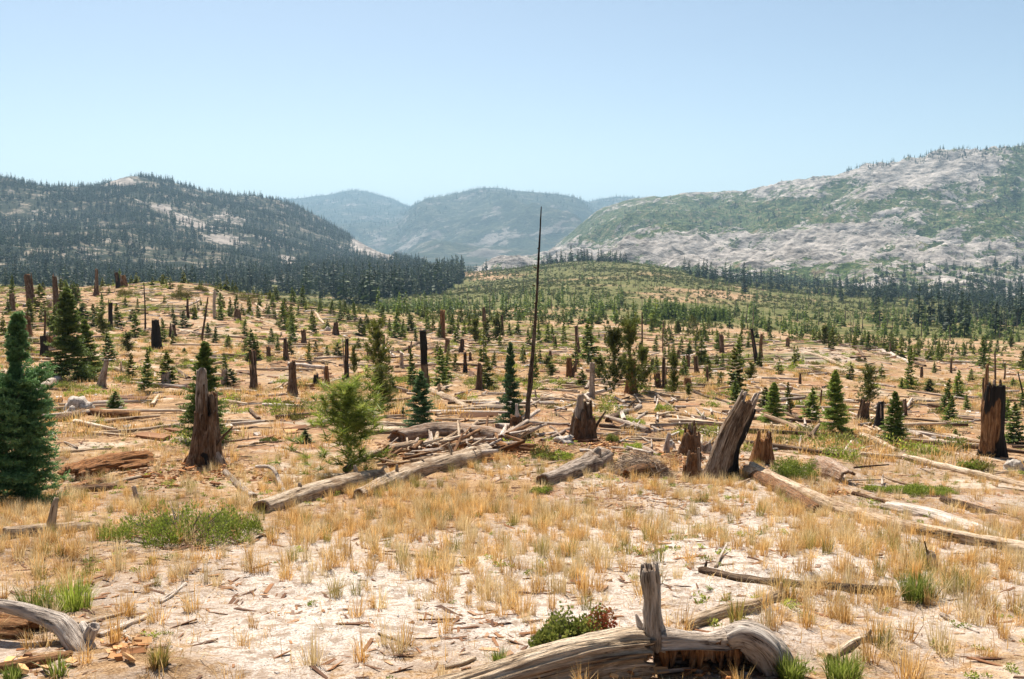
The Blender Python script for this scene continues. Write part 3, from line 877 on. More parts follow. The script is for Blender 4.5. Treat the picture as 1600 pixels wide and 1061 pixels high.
def fir_mesh(name, mat, seed, levels, per, twigs, nn, rn=0.26, gaps=None, tw=0.016, shape=0.85, bottom=0.03):
    """crown of a young fir, height 1: tiers of flat sprays, each spray a fan of twigs; nn needles per twig side or lozenges"""
    rng = np.random.default_rng(seed)
    V, Qd, Tr, tone = [], [], [], []
    B = []
    zs = bottom + (0.985 - bottom) * np.linspace(0, 1, levels) ** 0.92
    for i, z in enumerate(zs):
        r0 = rn * (1 - z) ** shape * (0.86 + 0.22 * rng.random()) + 0.012
        if gaps is not None:
            r0 *= gaps(z)
        for k in range(per if z < 0.85 else max(4, per - 3)):
            az = rng.uniform(0, 2 * math.pi) if per > 6 else (k / per + i * 0.381) * 2 * math.pi + rng.normal() * 0.25
            L = r0 * rng.uniform(0.62, 1.12)
            if L < 0.008: continue
            B.append((z + rng.normal() * 0.008, az, L, R(2 + 48 * z ** 2.2 + rng.normal() * 6), -0.10 + 0.20 * rng.random()))
    B = np.array(B)
    nb = len(B)
    t = np.tile(np.linspace(0.14, 0.97, twigs)[None, :], (nb, 1)) + rng.uniform(-0.03, 0.03, (nb, twigs))
    rep = lambda a: np.repeat(a[:, None], twigs, 1)
    z0, az, L, pit, upt = [rep(B[:, k]) for k in range(5)]
    base = np.stack([0 * z0, 0 * z0, z0], -1)
    p = branch_curve(base, az, L, pit, t, upt)
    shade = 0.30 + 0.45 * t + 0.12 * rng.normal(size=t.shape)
    for side in (-1, 1, 0):
        a2 = az + side * (R(52) + rng.normal(size=az.shape) * 0.18)
        ln = L * (0.50 - 0.30 * t) * rng.uniform(0.7, 1.15, t.shape) if side else L * 0.22 * np.ones_like(t)
        dirs = np.stack([np.cos(a2), np.sin(a2), np.tan(pit) + 2 * upt * t + rng.normal(size=t.shape) * 0.16], -1)
        sel = slice(None) if side else slice(None)
        pb, db, lb, sb = p[sel].reshape(-1, 3), dirs.reshape(-1, 3), ln.reshape(-1), shade.reshape(-1)
        if nn == 0:
            v, q, tn = lozenges(rng, pb, db, lb + 0.012, tw * rng.uniform(0.6, 1.2, len(lb)), 1.3, sb)
            Qd.append(q + sum(map(len, V))); V.append(v); tone.append(tn)
        else:
            m = nn
            tt = (np.arange(m) + 0.5) / m
            dn, sn, un = basis(db)
            bb = pb[:, None, :] + dn[:, None, :] * (lb[:, None] * tt[None, :])[..., None]
            ph = rng.uniform(0, 2 * math.pi, (len(lb), m))
            nd = dn[:, None, :] * 0.75 + sn[:, None, :] * np.cos(ph)[..., None] + un[:, None, :] * np.sin(ph)[..., None] * 0.8
            nl = tw * 1.15 * rng.uniform(0.7, 1.2, (len(lb), m))
            v, q, tn = needles(rng, bb.reshape(-1, 3), nd.reshape(-1, 3), nl.reshape(-1), nl.reshape(-1) * 0.22, np.repeat(sb[:, None], m, 1).reshape(-1))
            Tr.append(q + sum(map(len, V))); V.append(v); tone.append(tn)
    # leader
    v, q, tn = lozenges(rng, np.array([[0, 0, 0.93]] * 4), np.array([[0.02, 0, 1.0]] * 4), np.full(4, 0.09), np.full(4, 0.010), 1.5, np.full(4, 0.8))
    Qd.append(q + sum(map(len, V))); V.append(v); tone.append(tn)
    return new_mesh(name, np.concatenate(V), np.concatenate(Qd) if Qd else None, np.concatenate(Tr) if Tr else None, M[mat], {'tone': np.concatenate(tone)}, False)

def pine_mesh(name, mat, seed, nb, tufts, nn, rn=0.34, bottom=0.10, nl=0.075, nw=0.0035, shape=0.65, skew=0.0):
    """crown of a young pine: loose upswept branches ending in brushes of long needles"""
    rng = np.random.default_rng(seed)
    V, Tr, tone = [], [], []
    z = bottom + (0.95 - bottom) * np.sort(rng.random(nb)) ** 0.9
    az = rng.uniform(0, 2 * math.pi, nb)
    L = (rn * (1 - z) ** shape * rng.uniform(0.55, 1.1, nb)) + 0.03
    pit = R(18) + R(38) * z + rng.normal(size=nb) * 0.15
    t = np.linspace(0.25, 1.0, tufts)[None, :] + rng.uniform(-0.08, 0.08, (nb, tufts))
    rep = lambda a: np.repeat(a[:, None], tufts, 1)
    base = np.stack([rep(0 * z + skew * 0), rep(0 * z), rep(z)], -1)
    p = branch_curve(base, rep(az), rep(L), rep(pit), t, 0.25)
    d = np.stack([np.cos(rep(az)), np.sin(rep(az)), np.tan(rep(pit)) + 0.5 * t], -1)
    d /= np.linalg.norm(d, axis=-1, keepdims=True)
    off = rng.normal(size=p.shape) * (rep(L) * 0.12)[..., None]
    p = (p + off).reshape(-1, 3); d = d.reshape(-1, 3)
    extra = np.stack([np.zeros(6), np.zeros(6), np.linspace(0.8, 0.98, 6)], -1)
    p = np.concatenate([p, extra]); d = np.concatenate([d, np.tile([[0, 0, 1.0]], (6, 1))])
    k = len(p)
    rnd = rng.normal(size=(k, nn, 3))
    rnd /= np.linalg.norm(rnd, axis=-1, keepdims=True)
    nd = d[:, None, :] * 0.55 + rnd * 0.9 + np.array((0, 0, 0.25))
    bb = p[:, None, :] - d[:, None, :] * rng.uniform(0, 0.05, (k, nn))[..., None]
    sh = (0.45 + 0.25 * rng.normal(size=k))[:, None] + 0.12 * rng.normal(size=(k, nn)) + 0.15 * rnd[..., 2]
    ln = nl * rng.uniform(0.7, 1.2, (k, nn))
    v, q, tn = needles(rng, bb.reshape(-1, 3), nd.reshape(-1, 3), ln.reshape(-1), np.full(k * nn, nw), sh.reshape(-1))
    return new_mesh(name, v, None, q, M[mat], {'tone': tn}, False)

def stem_mesh(name, r, h=0.97, seg=6, seed=0, limbs=0, lr=0.2):
    rng = np.random.default_rng(seed)
    V, Q = [], []
    def cone(p0, p1, r0, r1):
        d = np.array(p1, float) - np.array(p0, float)
        dn, s, n = basis(d[None])
        th = np.linspace(0, 2 * math.pi, seg, endpoint=False)
        ring = np.cos(th)[:, None] * s + np.sin(th)[:, None] * n
        off = sum(map(len, V))
        V.append(np.concatenate([np.array(p0) + ring * r0, np.array(p0) + d * 0.5 + ring * (r0 + r1) / 2, np.array(p1) + ring * r1]))
        Q.append(grid_quads(3, seg, True, off))
    cone((0, 0, -0.04), (0, 0, h), r, r * 0.12)
    for i in range(limbs):
        z = 0.1 + 0.75 * rng.random()
        a = rng.uniform(0, 6.28)
        l = lr * (1 - z) + 0.03
        cone((0, 0, z), (math.cos(a) * l, math.sin(a) * l, z + l * 0.45), r * 0.4 * (1 - z * .6), r * 0.08)
    V = np.concatenate(V)
    return new_mesh(name, V, np.concatenate(Q), None, M['bark'], {'tone': np.clip(0.5 + 0.4 * noise3(V[:, 0] * 60, V[:, 1] * 60, V[:, 2] * 30, 4), 0, 1)})

# --- far trees and scatter helpers
def far_conifer(name, seed, n, rn, mat='far_tree', w=0.03, shape=0.9, bottom=0.08):
    rng = np.random.default_rng(seed)
    z = bottom + (1 - bottom) * rng.random(n) ** 1.15
    az = rng.uniform(0, 2 * math.pi, n)
    L = rn * (1 - z) ** shape * rng.uniform(0.6, 1.15, n) + 0.02
    base = np.stack([0 * z, 0 * z, z + 0.03], -1)
    d = np.stack([np.cos(az), np.sin(az), -0.25 + 0.9 * z ** 3 + rng.normal(size=n) * 0.12], -1)
    v, q, tn = lozenges(rng, base, d, L, w * (1.25 - z), 1.4, rng.uniform(0.1, 0.9, n), 0.6)
    v2, q2, t2 = lozenges(rng, np.array([[0, 0, 0.85]] * 3), np.array([[0.01, 0, 1.0]] * 3), np.full(3, 0.16), np.full(3, 0.016), 1.5, np.full(3, .6))
    V = np.concatenate([v, v2]); Q = np.concatenate([q, q2 + len(v)]); T = np.concatenate([tn, t2])
    th = np.linspace(0, 2 * math.pi, 4, endpoint=False)
    tr = np.concatenate([np.stack([np.cos(th) * 0.016, np.sin(th) * 0.016, 0 * th - 0.03], -1), np.stack([np.cos(th) * 0.004, np.sin(th) * 0.004, 0 * th + 0.9], -1)])
    Q = np.concatenate([Q, grid_quads(2, 4, True, len(V))])
    V = np.concatenate([V, tr]); T = np.concatenate([T, np.zeros(8)])
    return bpy.data.objects.new(name, new_mesh(name, V, Q, None, M[mat], {'tone': T}, False))

def leaf_ball(name, seed, n, mat, size=0.12, flat=0.6, w=0.45, clumps=7):
    rng = np.random.default_rng(seed)
    cl = rng.normal(size=(clumps, 3)) * 0.33
    cl[:, 2] = np.abs(cl[:, 2])
    c = cl[rng.integers(0, clumps, n)]
    d = rng.normal(size=(n, 3)); d /= np.linalg.norm(d, axis=1)[:, None]
    p = (c + d * 0.30 * rng.random(n)[:, None] ** 0.4) * np.array((1, 1, flat))
    p[:, 2] = np.abs(p[:, 2])
    dd = d + np.array((0, 0, 0.7)) + rng.normal(size=(n, 3)) * 0.4
    L = size * rng.uniform(0.6, 1.3, n)
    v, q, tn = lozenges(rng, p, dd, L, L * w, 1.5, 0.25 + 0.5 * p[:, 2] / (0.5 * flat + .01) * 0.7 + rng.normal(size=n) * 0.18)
    return bpy.data.objects.new(name, new_mesh(name, v, q, None, M[mat], {'tone': tn}, False))

def tuft(name, seed, n, mat, h=0.30, spread=0.09, lean=0.35, bw=0.0035):
    rng = np.random.default_rng(seed)
    a = rng.uniform(0, 2 * math.pi, n)
    r = spread * np.sqrt(rng.random(n))
    b = np.stack([r * np.cos(a), r * np.sin(a), 0 * a - 0.01], -1)
    a2 = a + rng.normal(size=n) * 0.7
    ln = np.abs(rng.normal(size=n)) * lean
    d = np.stack([np.cos(a2) * ln, np.sin(a2) * ln, np.ones(n)], -1)
    d /= np.linalg.norm(d, axis=1)[:, None]
    L = h * rng.uniform(0.45, 1.1, n)
    side = np.stack([-np.sin(a2 + rng.normal(size=n)), np.cos(a2), 0 * a], -1)
    side /= np.linalg.norm(side, axis=1)[:, None]
    m = b + d * L[:, None] * 0.55
    tip = b + d * L[:, None] + np.stack([np.cos(a2), np.sin(a2), 0 * a - 0.5], -1) * (L * ln * 0.45)[:, None]
    w = bw * rng.uniform(0.6, 1.3, n)[:, None]
    v = np.stack([b - side * w, b + side * w, m + side * w * 0.8, m - side * w * 0.8, tip], 1)
    k = np.arange(n)[:, None] * 5
    q = k + np.array([[0, 1, 2, 3]])
    t = k + np.array([[3, 2, 4]])
    tn = np.clip(0.45 + 0.25 * rng.normal(size=n), 0, 1)
    T = np.stack([tn - .3, tn - .3, tn, tn, tn + 0.25], 1).reshape(-1)
    return bpy.data.objects.new(name, new_mesh(name, v.reshape(-1, 3), q, t, M[mat], {'tone': np.clip(T, 0, 1)}, False))

def scatter(name, pts, rotz, scale, idx, variants, label, cat, kind='stuff', tilt=None):
    """one object of many instances: points carry rotation, scale and variant number"""
    pts = np.asarray(pts, np.float32)
    n = len(pts)
    me = bpy.data.meshes.new(name)
    me.vertices.add(n)
    me.vertices.foreach_set('co', pts.ravel())
    rot = np.zeros((n, 3), np.float32)
    rot[:, 2] = rotz
    if tilt is not None:
        rot[:, 0] = tilt
    me.attributes.new('irot', 'FLOAT_VECTOR', 'POINT').data.foreach_set('vector', rot.ravel())
    sc = np.asarray(scale, np.float32)
    if sc.ndim == 1:
        sc = np.stack([sc] * 3, -1)
    me.attributes.new('iscale', 'FLOAT_VECTOR', 'POINT').data.foreach_set('vector', np.ascontiguousarray(sc).ravel())
    me.attributes.new('ivar', 'INT', 'POINT').data.foreach_set('value', np.asarray(idx, np.int32))
    me.update()
    coll = bpy.data.collections.new(name + '_kinds')
    for k, v in enumerate(variants):
        v.name = '%s_kind_%02d' % (name, k)
        coll.objects.link(v)
    ng = bpy.data.node_groups.new(name + '_scatter', 'GeometryNodeTree')
    ng.interface.new_socket('Geometry', in_out='INPUT', socket_type='NodeSocketGeometry')
    ng.interface.new_socket('Geometry', in_out='OUTPUT', socket_type='NodeSocketGeometry')
    gi, go = ng.nodes.new('NodeGroupInput'), ng.nodes.new('NodeGroupOutput')
    ip = ng.nodes.new('GeometryNodeInstanceOnPoints')
    ci = ng.nodes.new('GeometryNodeCollectionInfo')
    ci.inputs['Collection'].default_value = coll
    ci.inputs['Separate Children'].default_value = True
    ci.inputs['Reset Children'].default_value = True
    def na(nm, ty):
        q = ng.nodes.new('GeometryNodeInputNamedAttribute')
        q.data_type = ty
        q.inputs['Name'].default_value = nm
        return q.outputs['Attribute']
    er = ng.nodes.new('FunctionNodeEulerToRotation')
    ng.links.new(na('irot', 'FLOAT_VECTOR'), er.inputs[0])
    ng.links.new(gi.outputs[0], ip.inputs['Points'])
    ng.links.new(ci.outputs[0], ip.inputs['Instance'])
    ip.inputs['Pick Instance'].default_value = True
    ng.links.new(na('ivar', 'INT'), ip.inputs['Instance Index'])
    ng.links.new(er.outputs[0], ip.inputs['Rotation'])
    ng.links.new(na('iscale', 'FLOAT_VECTOR'), ip.inputs['Scale'])
    ng.links.new(ip.outputs[0], go.inputs[0])
    o = link(name, me)
    md = o.modifiers.new('scatter', 'NODES')
    md.node_group = ng
    return tag(o, label, cat, None, kind)

# ------------------------------------------------------------------ forests far off
rng = np.random.default_rng(5)
def sample(n, u0, u1, y0, y1, T, power=1.0):
    """points on a terrain, evenly spread over its map"""
    u = rng.uniform(u0, u1, n)
    y = np.sqrt(rng.uniform(y0 ** 2, y1 ** 2, n))
    x = u * y
    return np.stack([x, y, T.h(x, y)], -1)

def forest(name, p, hmin, hmax, label, w=(0.9, 1.35), seedbase=100, rn=(0.17, 0.21, 0.25, 0.19), n=80, mat='far_tree', lw=0.05):
    vs = [far_conifer('k', seedbase + k, n, rn[k], mat, lw) for k in range(len(rn))]
    h = rng.uniform(hmin, hmax, len(p)) * (0.55 + 0.7 * rng.random(len(p)) ** 1.5)
    ws = h * rng.uniform(w[0], w[1], len(p))
    scatter(name, p - np.array((0, 0, 0.3)), rng.uniform(0, 6.28, len(p)), np.stack([ws, ws, h], -1), rng.integers(0, len(vs), len(p)), vs, label, 'forest')

p = sample(46000, -0.75, -0.09, 900, 3000, TL)
veg = left_veg(p[:, 0], p[:, 1], p[:, 2])
p = p[rng.random(len(p)) < sstep(veg, 0.25, 0.95) * (0.22 + 0.78 * sstep(fbm(p[:, 0] / 60, p[:, 1] / 60, 4, 66), -0.28, 0.22))]
forest('mountain_forest', p, 8.5, 17, 'dark conifer forest covering the mountain across the valley')

# the valley forest between the knoll and the mountain: front edge near the knoll, tall trunks at its end
p = sample(12000, -0.75, -0.045, 420, 1500, TG)
px, py = project(p)
edge = np.interp(px, [-300, 0, 300, 420, 520, 600, 660, 700, 730], [560, 560, 560, 560, 570, 590, 640, 720, 900]) + 200 * fbm(p[:, 0] / 40, p[:, 1] / 40, 3, 67)
p = p[(p[:, 1] > edge) & (px < 725) & (rng.random(len(p)) < 0.35 + 0.6 * sstep(px, 420, 640) + 0.5 * fbm(p[:, 0] / 50, p[:, 1] / 50, 3, 76))]
px, py = project(p)
tall = px > 470
forest('valley_forest', p[~tall], 7, 17, 'dark conifer forest filling the valley floor behind the sandy knoll', seedbase=120)
forest('tall_valley_forest', p[tall], 9, 22, 'taller dark conifer stand ending the valley forest beside the green hill', seedbase=125)

px0 = np.concatenate([rng.uniform(845, 925, 42), rng.uniform(930, 985, 26), rng.uniform(705, 760, 24)])
pts = []
yy = np.linspace(900, 1450, 120)
for q in px0:
    u = (q - 800) / F
    zz = gh(u * yy, yy)
    Y = yy[np.argmax((zz - EYE) / yy)] - rng.uniform(0, 25)
    pts.append((u * Y, Y, float(gh(u * Y, Y))))
forest('ridge_trees', np.array(pts), 9, 17, 'thin row of dark conifers on the crest of the green hill', seedbase=130)

p = sample(9000, 0.24, 0.62, 260, 1450, TG)
px, py = project(p)
den = blobs(px, py, [(1580, 490, 110, 28, .9), (1450, 470, 90, 12, .6), (1600, 540, 60, 14, .5), (1380, 462, 80, 9, .6), (1500, 505, 90, 10, .4), (1250, 452, 120, 7, .5)]) * (.25 + 1.1 * sstep(fbm(p[:, 0] / 45, p[:, 1] / 45, 3, 77), -.25, .3))
p = p[rng.random(len(p)) < den * .32]
forest('valley_floor_trees', p, 6, 15, 'dark conifers gathered on the valley floor under the granite mountain', seedbase=145)

p = sample(14000, 0.17, 0.75, 850, 1900, TR)
gz = gh(p[:, 0], np.minimum(p[:, 1], 1500))
p[:, 2] = np.where(p[:, 1] < 1500, np.maximum(p[:, 2], gz), p[:, 2])
px, py = project(p)
den = blobs(px, py, [(1200, 440, 90, 7, .8), (1380, 452, 90, 12, .7), (1450, 470, 80, 14, .7), (1560, 470, 80, 26, .8), (1600, 440, 60, 30, .5), (1100, 435, 40, 6, .7), (1480, 440, 90, 20, .35)])
p = p[rng.random(len(p)) < den * 0.40 * (0.4 + 0.8 * sstep(fbm(p[:, 0] / 60, p[:, 1] / 60, 3, 68), -0.3, 0.3))]
forest('slab_forest', p, 10, 19, 'scattered dark conifers below the granite slabs', seedbase=140)

p = sample(16000, 0.03, 0.75, 1700, 3300, TR)
px, py = project(p)
vg = right_veg(p[:, 0], p[:, 1], p[:, 2])
ridge = np.interp(px, [900, 1000, 1100, 1200, 1260, 1300, 1400, 1500, 1600], [352, 303, 297, 281, 264, 262, 252, 240, 228])
top = sstep(ridge + 12 - py, 0, 8) * sstep(px, 1200, 1280)
den = np.clip(vg - 0.62, 0, 1) * 0.55 + top * 0.9 + blobs(px, py, [(1570, 290, 50, 30, .5), (1280, 325, 25, 8, .3), (1255, 335, 16, 6, .3)])
p = p[rng.random(len(p)) < den]
forest('high_slope_trees', p, 7, 15, 'scattered conifers along the ridge and gullies of the granite mountain', seedbase=150)

p = sample(9000, -0.28, 0.16, 6000, 9800, TF)
p = p[rng.random(len(p)) < 0.5 + 0.7 * fbm(p[:, 0] / 300, p[:, 1] / 300, 3, 69)]
forest('distant_forest', p, 16, 30, 'hazy forest on the far blue mountains', w=(1.2, 2.0), seedbase=160, n=40)

# brush, young trees and burnt poles on the green hill
p = sample(38000, -0.36, 0.62, 175, 1280, TG)
dn = 0.30 + 0.9 * fbm(p[:, 0] / 45, p[:, 1] / 45, 4, 70) + 0.25 * sstep(p[:, 1], 300, 700)
p = p[rng.random(len(p)) < np.clip(dn, 0.08, 1)]
vs = [leaf_ball('k', 200 + k, 70, 'hill_shrub', 0.24, 0.75) for k in range(4)]
s = rng.uniform(0.7, 2.1, len(p)) * (0.65 + 0.35 * sstep(p[:, 1], 200, 700))
scatter('hill_brush', p, rng.uniform(0, 6.28, len(p)), s, rng.integers(0, 4, len(p)), vs, 'low green brush covering the hill behind the meadow', 'brush')
p = np.concatenate([sample(3600, -0.14, 0.62, 230, 1280, TG), sample(900, -0.14, 0.62, 190, 480, TG)])
p = p[rng.random(len(p)) < np.clip(0.45 + 0.9 * fbm(p[:, 0] / 90, p[:, 1] / 90, 3, 72), 0.05, 1)]
forest('hill_saplings', p, 2.5, 6.0, 'small scattered conifers dotted over the green hill', seedbase=170, rn=(0.19, 0.23, 0.26), mat='fir', lw=0.055)
def pole(name, seed):
    rng2 = np.random.default_rng(seed)
    z = np.linspace(0, 1, 6)
    th = np.linspace(0, 2 * math.pi, 5, endpoint=False)
    r = 0.022 * (1 - 0.75 * z)
    x = rng2.normal() * 0.02 * z ** 2
    V = np.stack([x[:, None] + r[:, None] * np.cos(th), r[:, None] * np.sin(th), z[:, None] + 0 * th - 0.02], -1).reshape(-1, 3)
    return bpy.data.objects.new(name, new_mesh(name, V, grid_quads(6, 5, True), None, M['twig'], {'tone': np.full(len(V), 0.15 + 0.3 * rng2.random())}))
p = sample(2600, -0.12, 0.66, 220, 1300, TG)
p = p[rng.random(len(p)) < np.clip(0.5 + 0.8 * fbm(p[:, 0] / 110, p[:, 1] / 110, 3, 73), 0.05, 1)]
h = rng.uniform(2.5, 8, len(p))
scatter('burnt_poles', p, rng.uniform(0, 6.28, len(p)), np.stack([h * .0 + rng.uniform(5, 9, len(p))] * 2 + [h], -1), rng.integers(0, 3, len(p)), [pole('k', 9 + k) for k in range(3)],
        'thin dead standing poles on the green hill', 'dead trees', tilt=rng.normal(size=len(p)) * 0.05)

# ------------------------------------------------------------------ standing dead wood
def stump(px, py, ytop, w, dx=0, mat='wood_brown', char=0.0, rot=0.1, wt=None, jag=2.2, flare=0.5, seed=None, label=None, name='broken_stump', desc=None,
          n=None, seg=None, bend=0.0, extra=None, sink=0.10, lobes=5, Y=None, charf=None, hollow=0.6, lump=0.12):
    """a broken trunk whose foot is at photograph pixel px, py; widths and heights in photograph pixels"""
    g = hit(px, py) if Y is None else np.array(P(px, py, Y))
    k = g[1] / F
    hgt = (py - ytop) * k
    r0 = w * k / 2
    r1 = (wt if wt is not None else w * 0.72) * k / 2
    seed = seed if seed is not None else int(px * 7 + py * 13) % 997
    big = (py - ytop) > 55
    n = n or (40 if big else 18)
    seg = seg or (34 if w > 22 else (22 if w > 8 else 12))
    top = np.array((dx * k, hgt * 0.04 * math.sin(seed), hgt))
    mid = top * 0.5 + np.array((bend * k, 0, 0))
    path = np.array([(0, 0, -sink * r0 * 3), mid * 0.45 + np.array((bend * k * 0.2, 0, 0)), mid, top]) + g
    o = tube_obj(name, mat, path=path, rad=[r0, r0 * 0.86 + r1 * 0.1, (r0 + r1) / 2, r1], n=n, seg=seg, seed=seed, jag0=0.1, jag1=min(jag, hgt / r1 * 0.55), hollow=hollow,
                 flare=flare, lobes=lobes, char=char, charf=charf, rot=rot, grain=0.32 if w > 8 else .2, lump=lump, gfreq=7.0 if w > 20 else 5.0)
    desc = desc or ('charred black stump' if char > 0.6 else ('thin bare snag' if w <= 5 else 'weathered broken stump'))
    return register(o, desc, 'stump' if 'stump' in desc else 'snag', px, (py + ytop) / 2, label), g, k

def splinter(parent, g, k, dxy, h, w, lean=(0, 0), mat='wood_brown', seed=1, z0=0.0, char=0.0, rot=0.1, name='splinter', tip=.22):
    b = g + np.array((dxy[0] * k, dxy[1] * k, z0 * k))
    path = [b, b + np.array((lean[0] * k * 0.4, lean[1] * k * .4, h * k * 0.5)), b + np.array((lean[0] * k, lean[1] * k, h * k))]
    return tube_obj(name, mat, parent, path=path, rad=[w * k / 2, w * k * 0.44, w * k * tip], n=18, seg=12, seed=seed, jag0=0.1, jag1=3.2, char=char, rot=rot, grain=0.3, lump=0.2)

def shards(parent, g, k, h, w, n, seed, mat='wood_brown', dx=0.0, over=18, base=.45):
    # splinters left standing round the broken rim
    r = random.Random(seed)
    for q in range(n):
        a = r.uniform(0, 6.28)
        z0 = h * r.uniform(base - .1, base + .15)
        f = z0 / h
        splinter(parent, g, k, (math.cos(a) * w * .42 + dx * f, math.sin(a) * w * .42), h - z0 + r.uniform(-.3, 1) * over, w * r.uniform(.16, .34), (dx * (1 - f) + r.uniform(-3, 3), 0), r.choice([mat, mat, 'wood_grey']), seed * 10 + q, z0=z0, rot=.2, char=r.choice([0, .2, .4]))

LM = []      # landmarks other labels can point from: (px, py, phrase)
# the tall leaning stump right of centre
o, g, k = stump(1126, 744, 612, 46, dx=44, wt=27, mat='wood_umber', flare=0.5, rot=0.12, jag=2.2, seed=11, n=60, seg=48, bend=-6, lobes=4, hollow=1.2,
                label='tall grey hollow stump leaning towards the granite mountain', name='leaning_stump',
                charf=lambda G, L: 0.8 * sstep(-G[:, 1] - 0.3 * G[:, 0], 0.06, 0.26) + 0.5 * sstep(0.25 * L - G[:, 2], 0, .2) * sstep(-G[:, 1], -.1, .1))  # dark right side and foot: the stump's shade painted into the mask
splinter(o, g, k, (-14, -8), 96, 9, (28, 4), 'wood_grey', 6)
for q, (a, b_, h_, w_) in enumerate(((-30, 10, 22, 24), (24, 14, 22, 26), (-6, -22, 18, 26))):
    splinter(o, g, k, (a, b_), h_, w_, (-a * 0.25, 0), 'wood_grey', 30 + q, z0=-4, name='root')
shards(o, g, k, 132, 34, 9, 71, 'wood_grey', 44, 8, .5)
LM.append((1130, 700, 'the tall leaning stump'))
# shards in front of it
o, g, k = stump(1082, 752, 700, 24, dx=2, wt=12, mat='wood_brown', rot=.5, jag=2.5, seed=21, n=30, seg=26, label='short dark jagged stump in front of the tall leaning stump')
splinter(o, g, k, (-8, 3), 30, 12, (-4, 0), 'wood_rotten', 22)
shards(o, g, k, 50, 22, 6, 75, 'wood_brown', 2, 10, .3)
o, g, k = stump(1078, 712, 664, 30, dx=3, wt=22, mat='wood_brown', rot=.35, char=0.2, jag=2.0, seed=23, n=30, seg=26, label='brown split stump standing behind the short jagged stump')
shards(o, g, k, 46, 28, 7, 76, 'wood_brown', 2, 12, .3)
o, g, k = stump(1100, 708, 684, 26, dx=0, wt=14, mat='wood_grey', seed=24, n=24, seg=22, jag=1.8, label='low grey pointed stump just behind the tall leaning stump')
o, g, k = stump(1190, 722, 676, 30, dx=2, wt=22, mat='wood_rotten', rot=.6, char=0.25, jag=1.8, seed=25, n=30, seg=24, label='reddish rotten stump on the granite side of the leaning stump')
shards(o, g, k, 44, 28, 7, 77, 'wood_rotten', 2, 12, .3)
o, g, k = stump(1040, 706, 674, 10, dx=6, wt=5, mat='wood_silver', seed=26, n=20, seg=12, jag=1.5, label='pale slanting splinter stump beside the pile of grey twigs')
# split stump left of the pine pair
o, g, k = stump(911, 686, 642, 34, dx=0, wt=30, mat='wood_brown', char=0.25, rot=.35, jag=1.2, seed=31, n=34, seg=34, label='split stump with two tall splinters behind the hollow log', name='split_stump')
splinter(o, g, k, (-9, -3), 78, 17, (6, 0), 'wood_grey', 32, char=.1)
splinter(o, g, k, (10, 2), 60, 12, (-1, 0), 'wood_brown', 33, char=.3)
splinter(o, g, k, (12, -2), 46, 5, (24, 0), 'wood_brown', 34)
splinter(o, g, k, (4, -6), 40, 10, (-3, 0), 'wood_rotten', 35, rot=.7)
shards(o, g, k, 44, 32, 8, 72, 'wood_brown', 0, 20, .4)
LM.append((911, 650, 'the split stump'))
stump(925, 622, 564, 9, dx=0, wt=7, mat='wood_grey', jag=1.0, label='straight grey post-like stump behind the split stump')
# the tall pole
o, g, k = stump(821, 676, 320, 8.5, dx=24, wt=1.6, mat='wood_brown', char=0.45, rot=0, jag=2, flare=0.15, seed=41, n=70, seg=12, bend=3.0, lump=0.14, name='tall_bare_snag', label='tall thin bare pole rising above the horizon', desc='tall bare pole', hollow=.2)
for q, (z0, dx_) in enumerate(((45, -7), (70, 9), (105, -5), (140, -7), (170, 6), (205, 8), (232, -5), (260, -6), (290, 4))):
    splinter(o, g, k, (24 * z0 / 356 * 0.95, 0), 3, 2.2, (dx_, -2), 'wood_brown', 50 + q, z0=z0, name='branch_stub')
LM.append((828, 600, 'the tall bare pole'))
o, g, k = stump(807, 680, 644, 22, dx=-2, wt=14, mat='wood_brown', rot=.5, seed=43, jag=1.5, n=26, seg=22, label='low reddish stump at the foot of the tall bare pole')
splinter(o, g, k, (2, -3), 54, 8, (-2, 0), 'wood_silver', 44)
# the big stump with the fir behind it
o, g, k = stump(322, 728, 630, 38, dx=4, wt=32, mat='wood_umber', char=0.0, charf=lambda G, L: .15 + .75 * sstep(-G[:, 0], .05, .2) * sstep(.12 - np.abs(G[:, 1] + .06), -.04, .08) * sstep(.35 * L - G[:, 2], 0, .15), rot=.28, flare=1.1, jag=1.4, seed=51, n=56, seg=44, lobes=5, label='big twin-spired stump standing in front of a fir', name='twin_spired_stump')
splinter(o, g, k, (-5, -2), 164, 20, (4, 0), 'wood_grey', 52, tip=.34)
splinter(o, g, k, (9, 3), 128, 20, (6, 0), 'wood_brown', 53, char=.2, tip=.36)
splinter(o, g, k, (-14, 2), 112, 13, (4, 0), 'wood_brown', 55, char=.35)
splinter(o, g, k, (20, -4), 30, 5, (26, 0), 'wood_brown', 54, z0=34, name='branch_stub')
for q, (a, b_) in enumerate(((-26, -6), (24, -8), (0, -22), (-14, 14), (18, 12))):
    splinter(o, g, k, (a, b_), 34, 22, (-a * 0.5, -b_ * .5), 'wood_grey' if q % 2 else 'wood_rotten', 56 + q, z0=-6, rot=.3, name='root')
shards(o, g, k, 102, 30, 10, 73, 'wood_brown', 4, 34, .45)
LM.append((322, 690, 'the twin-spired stump'))
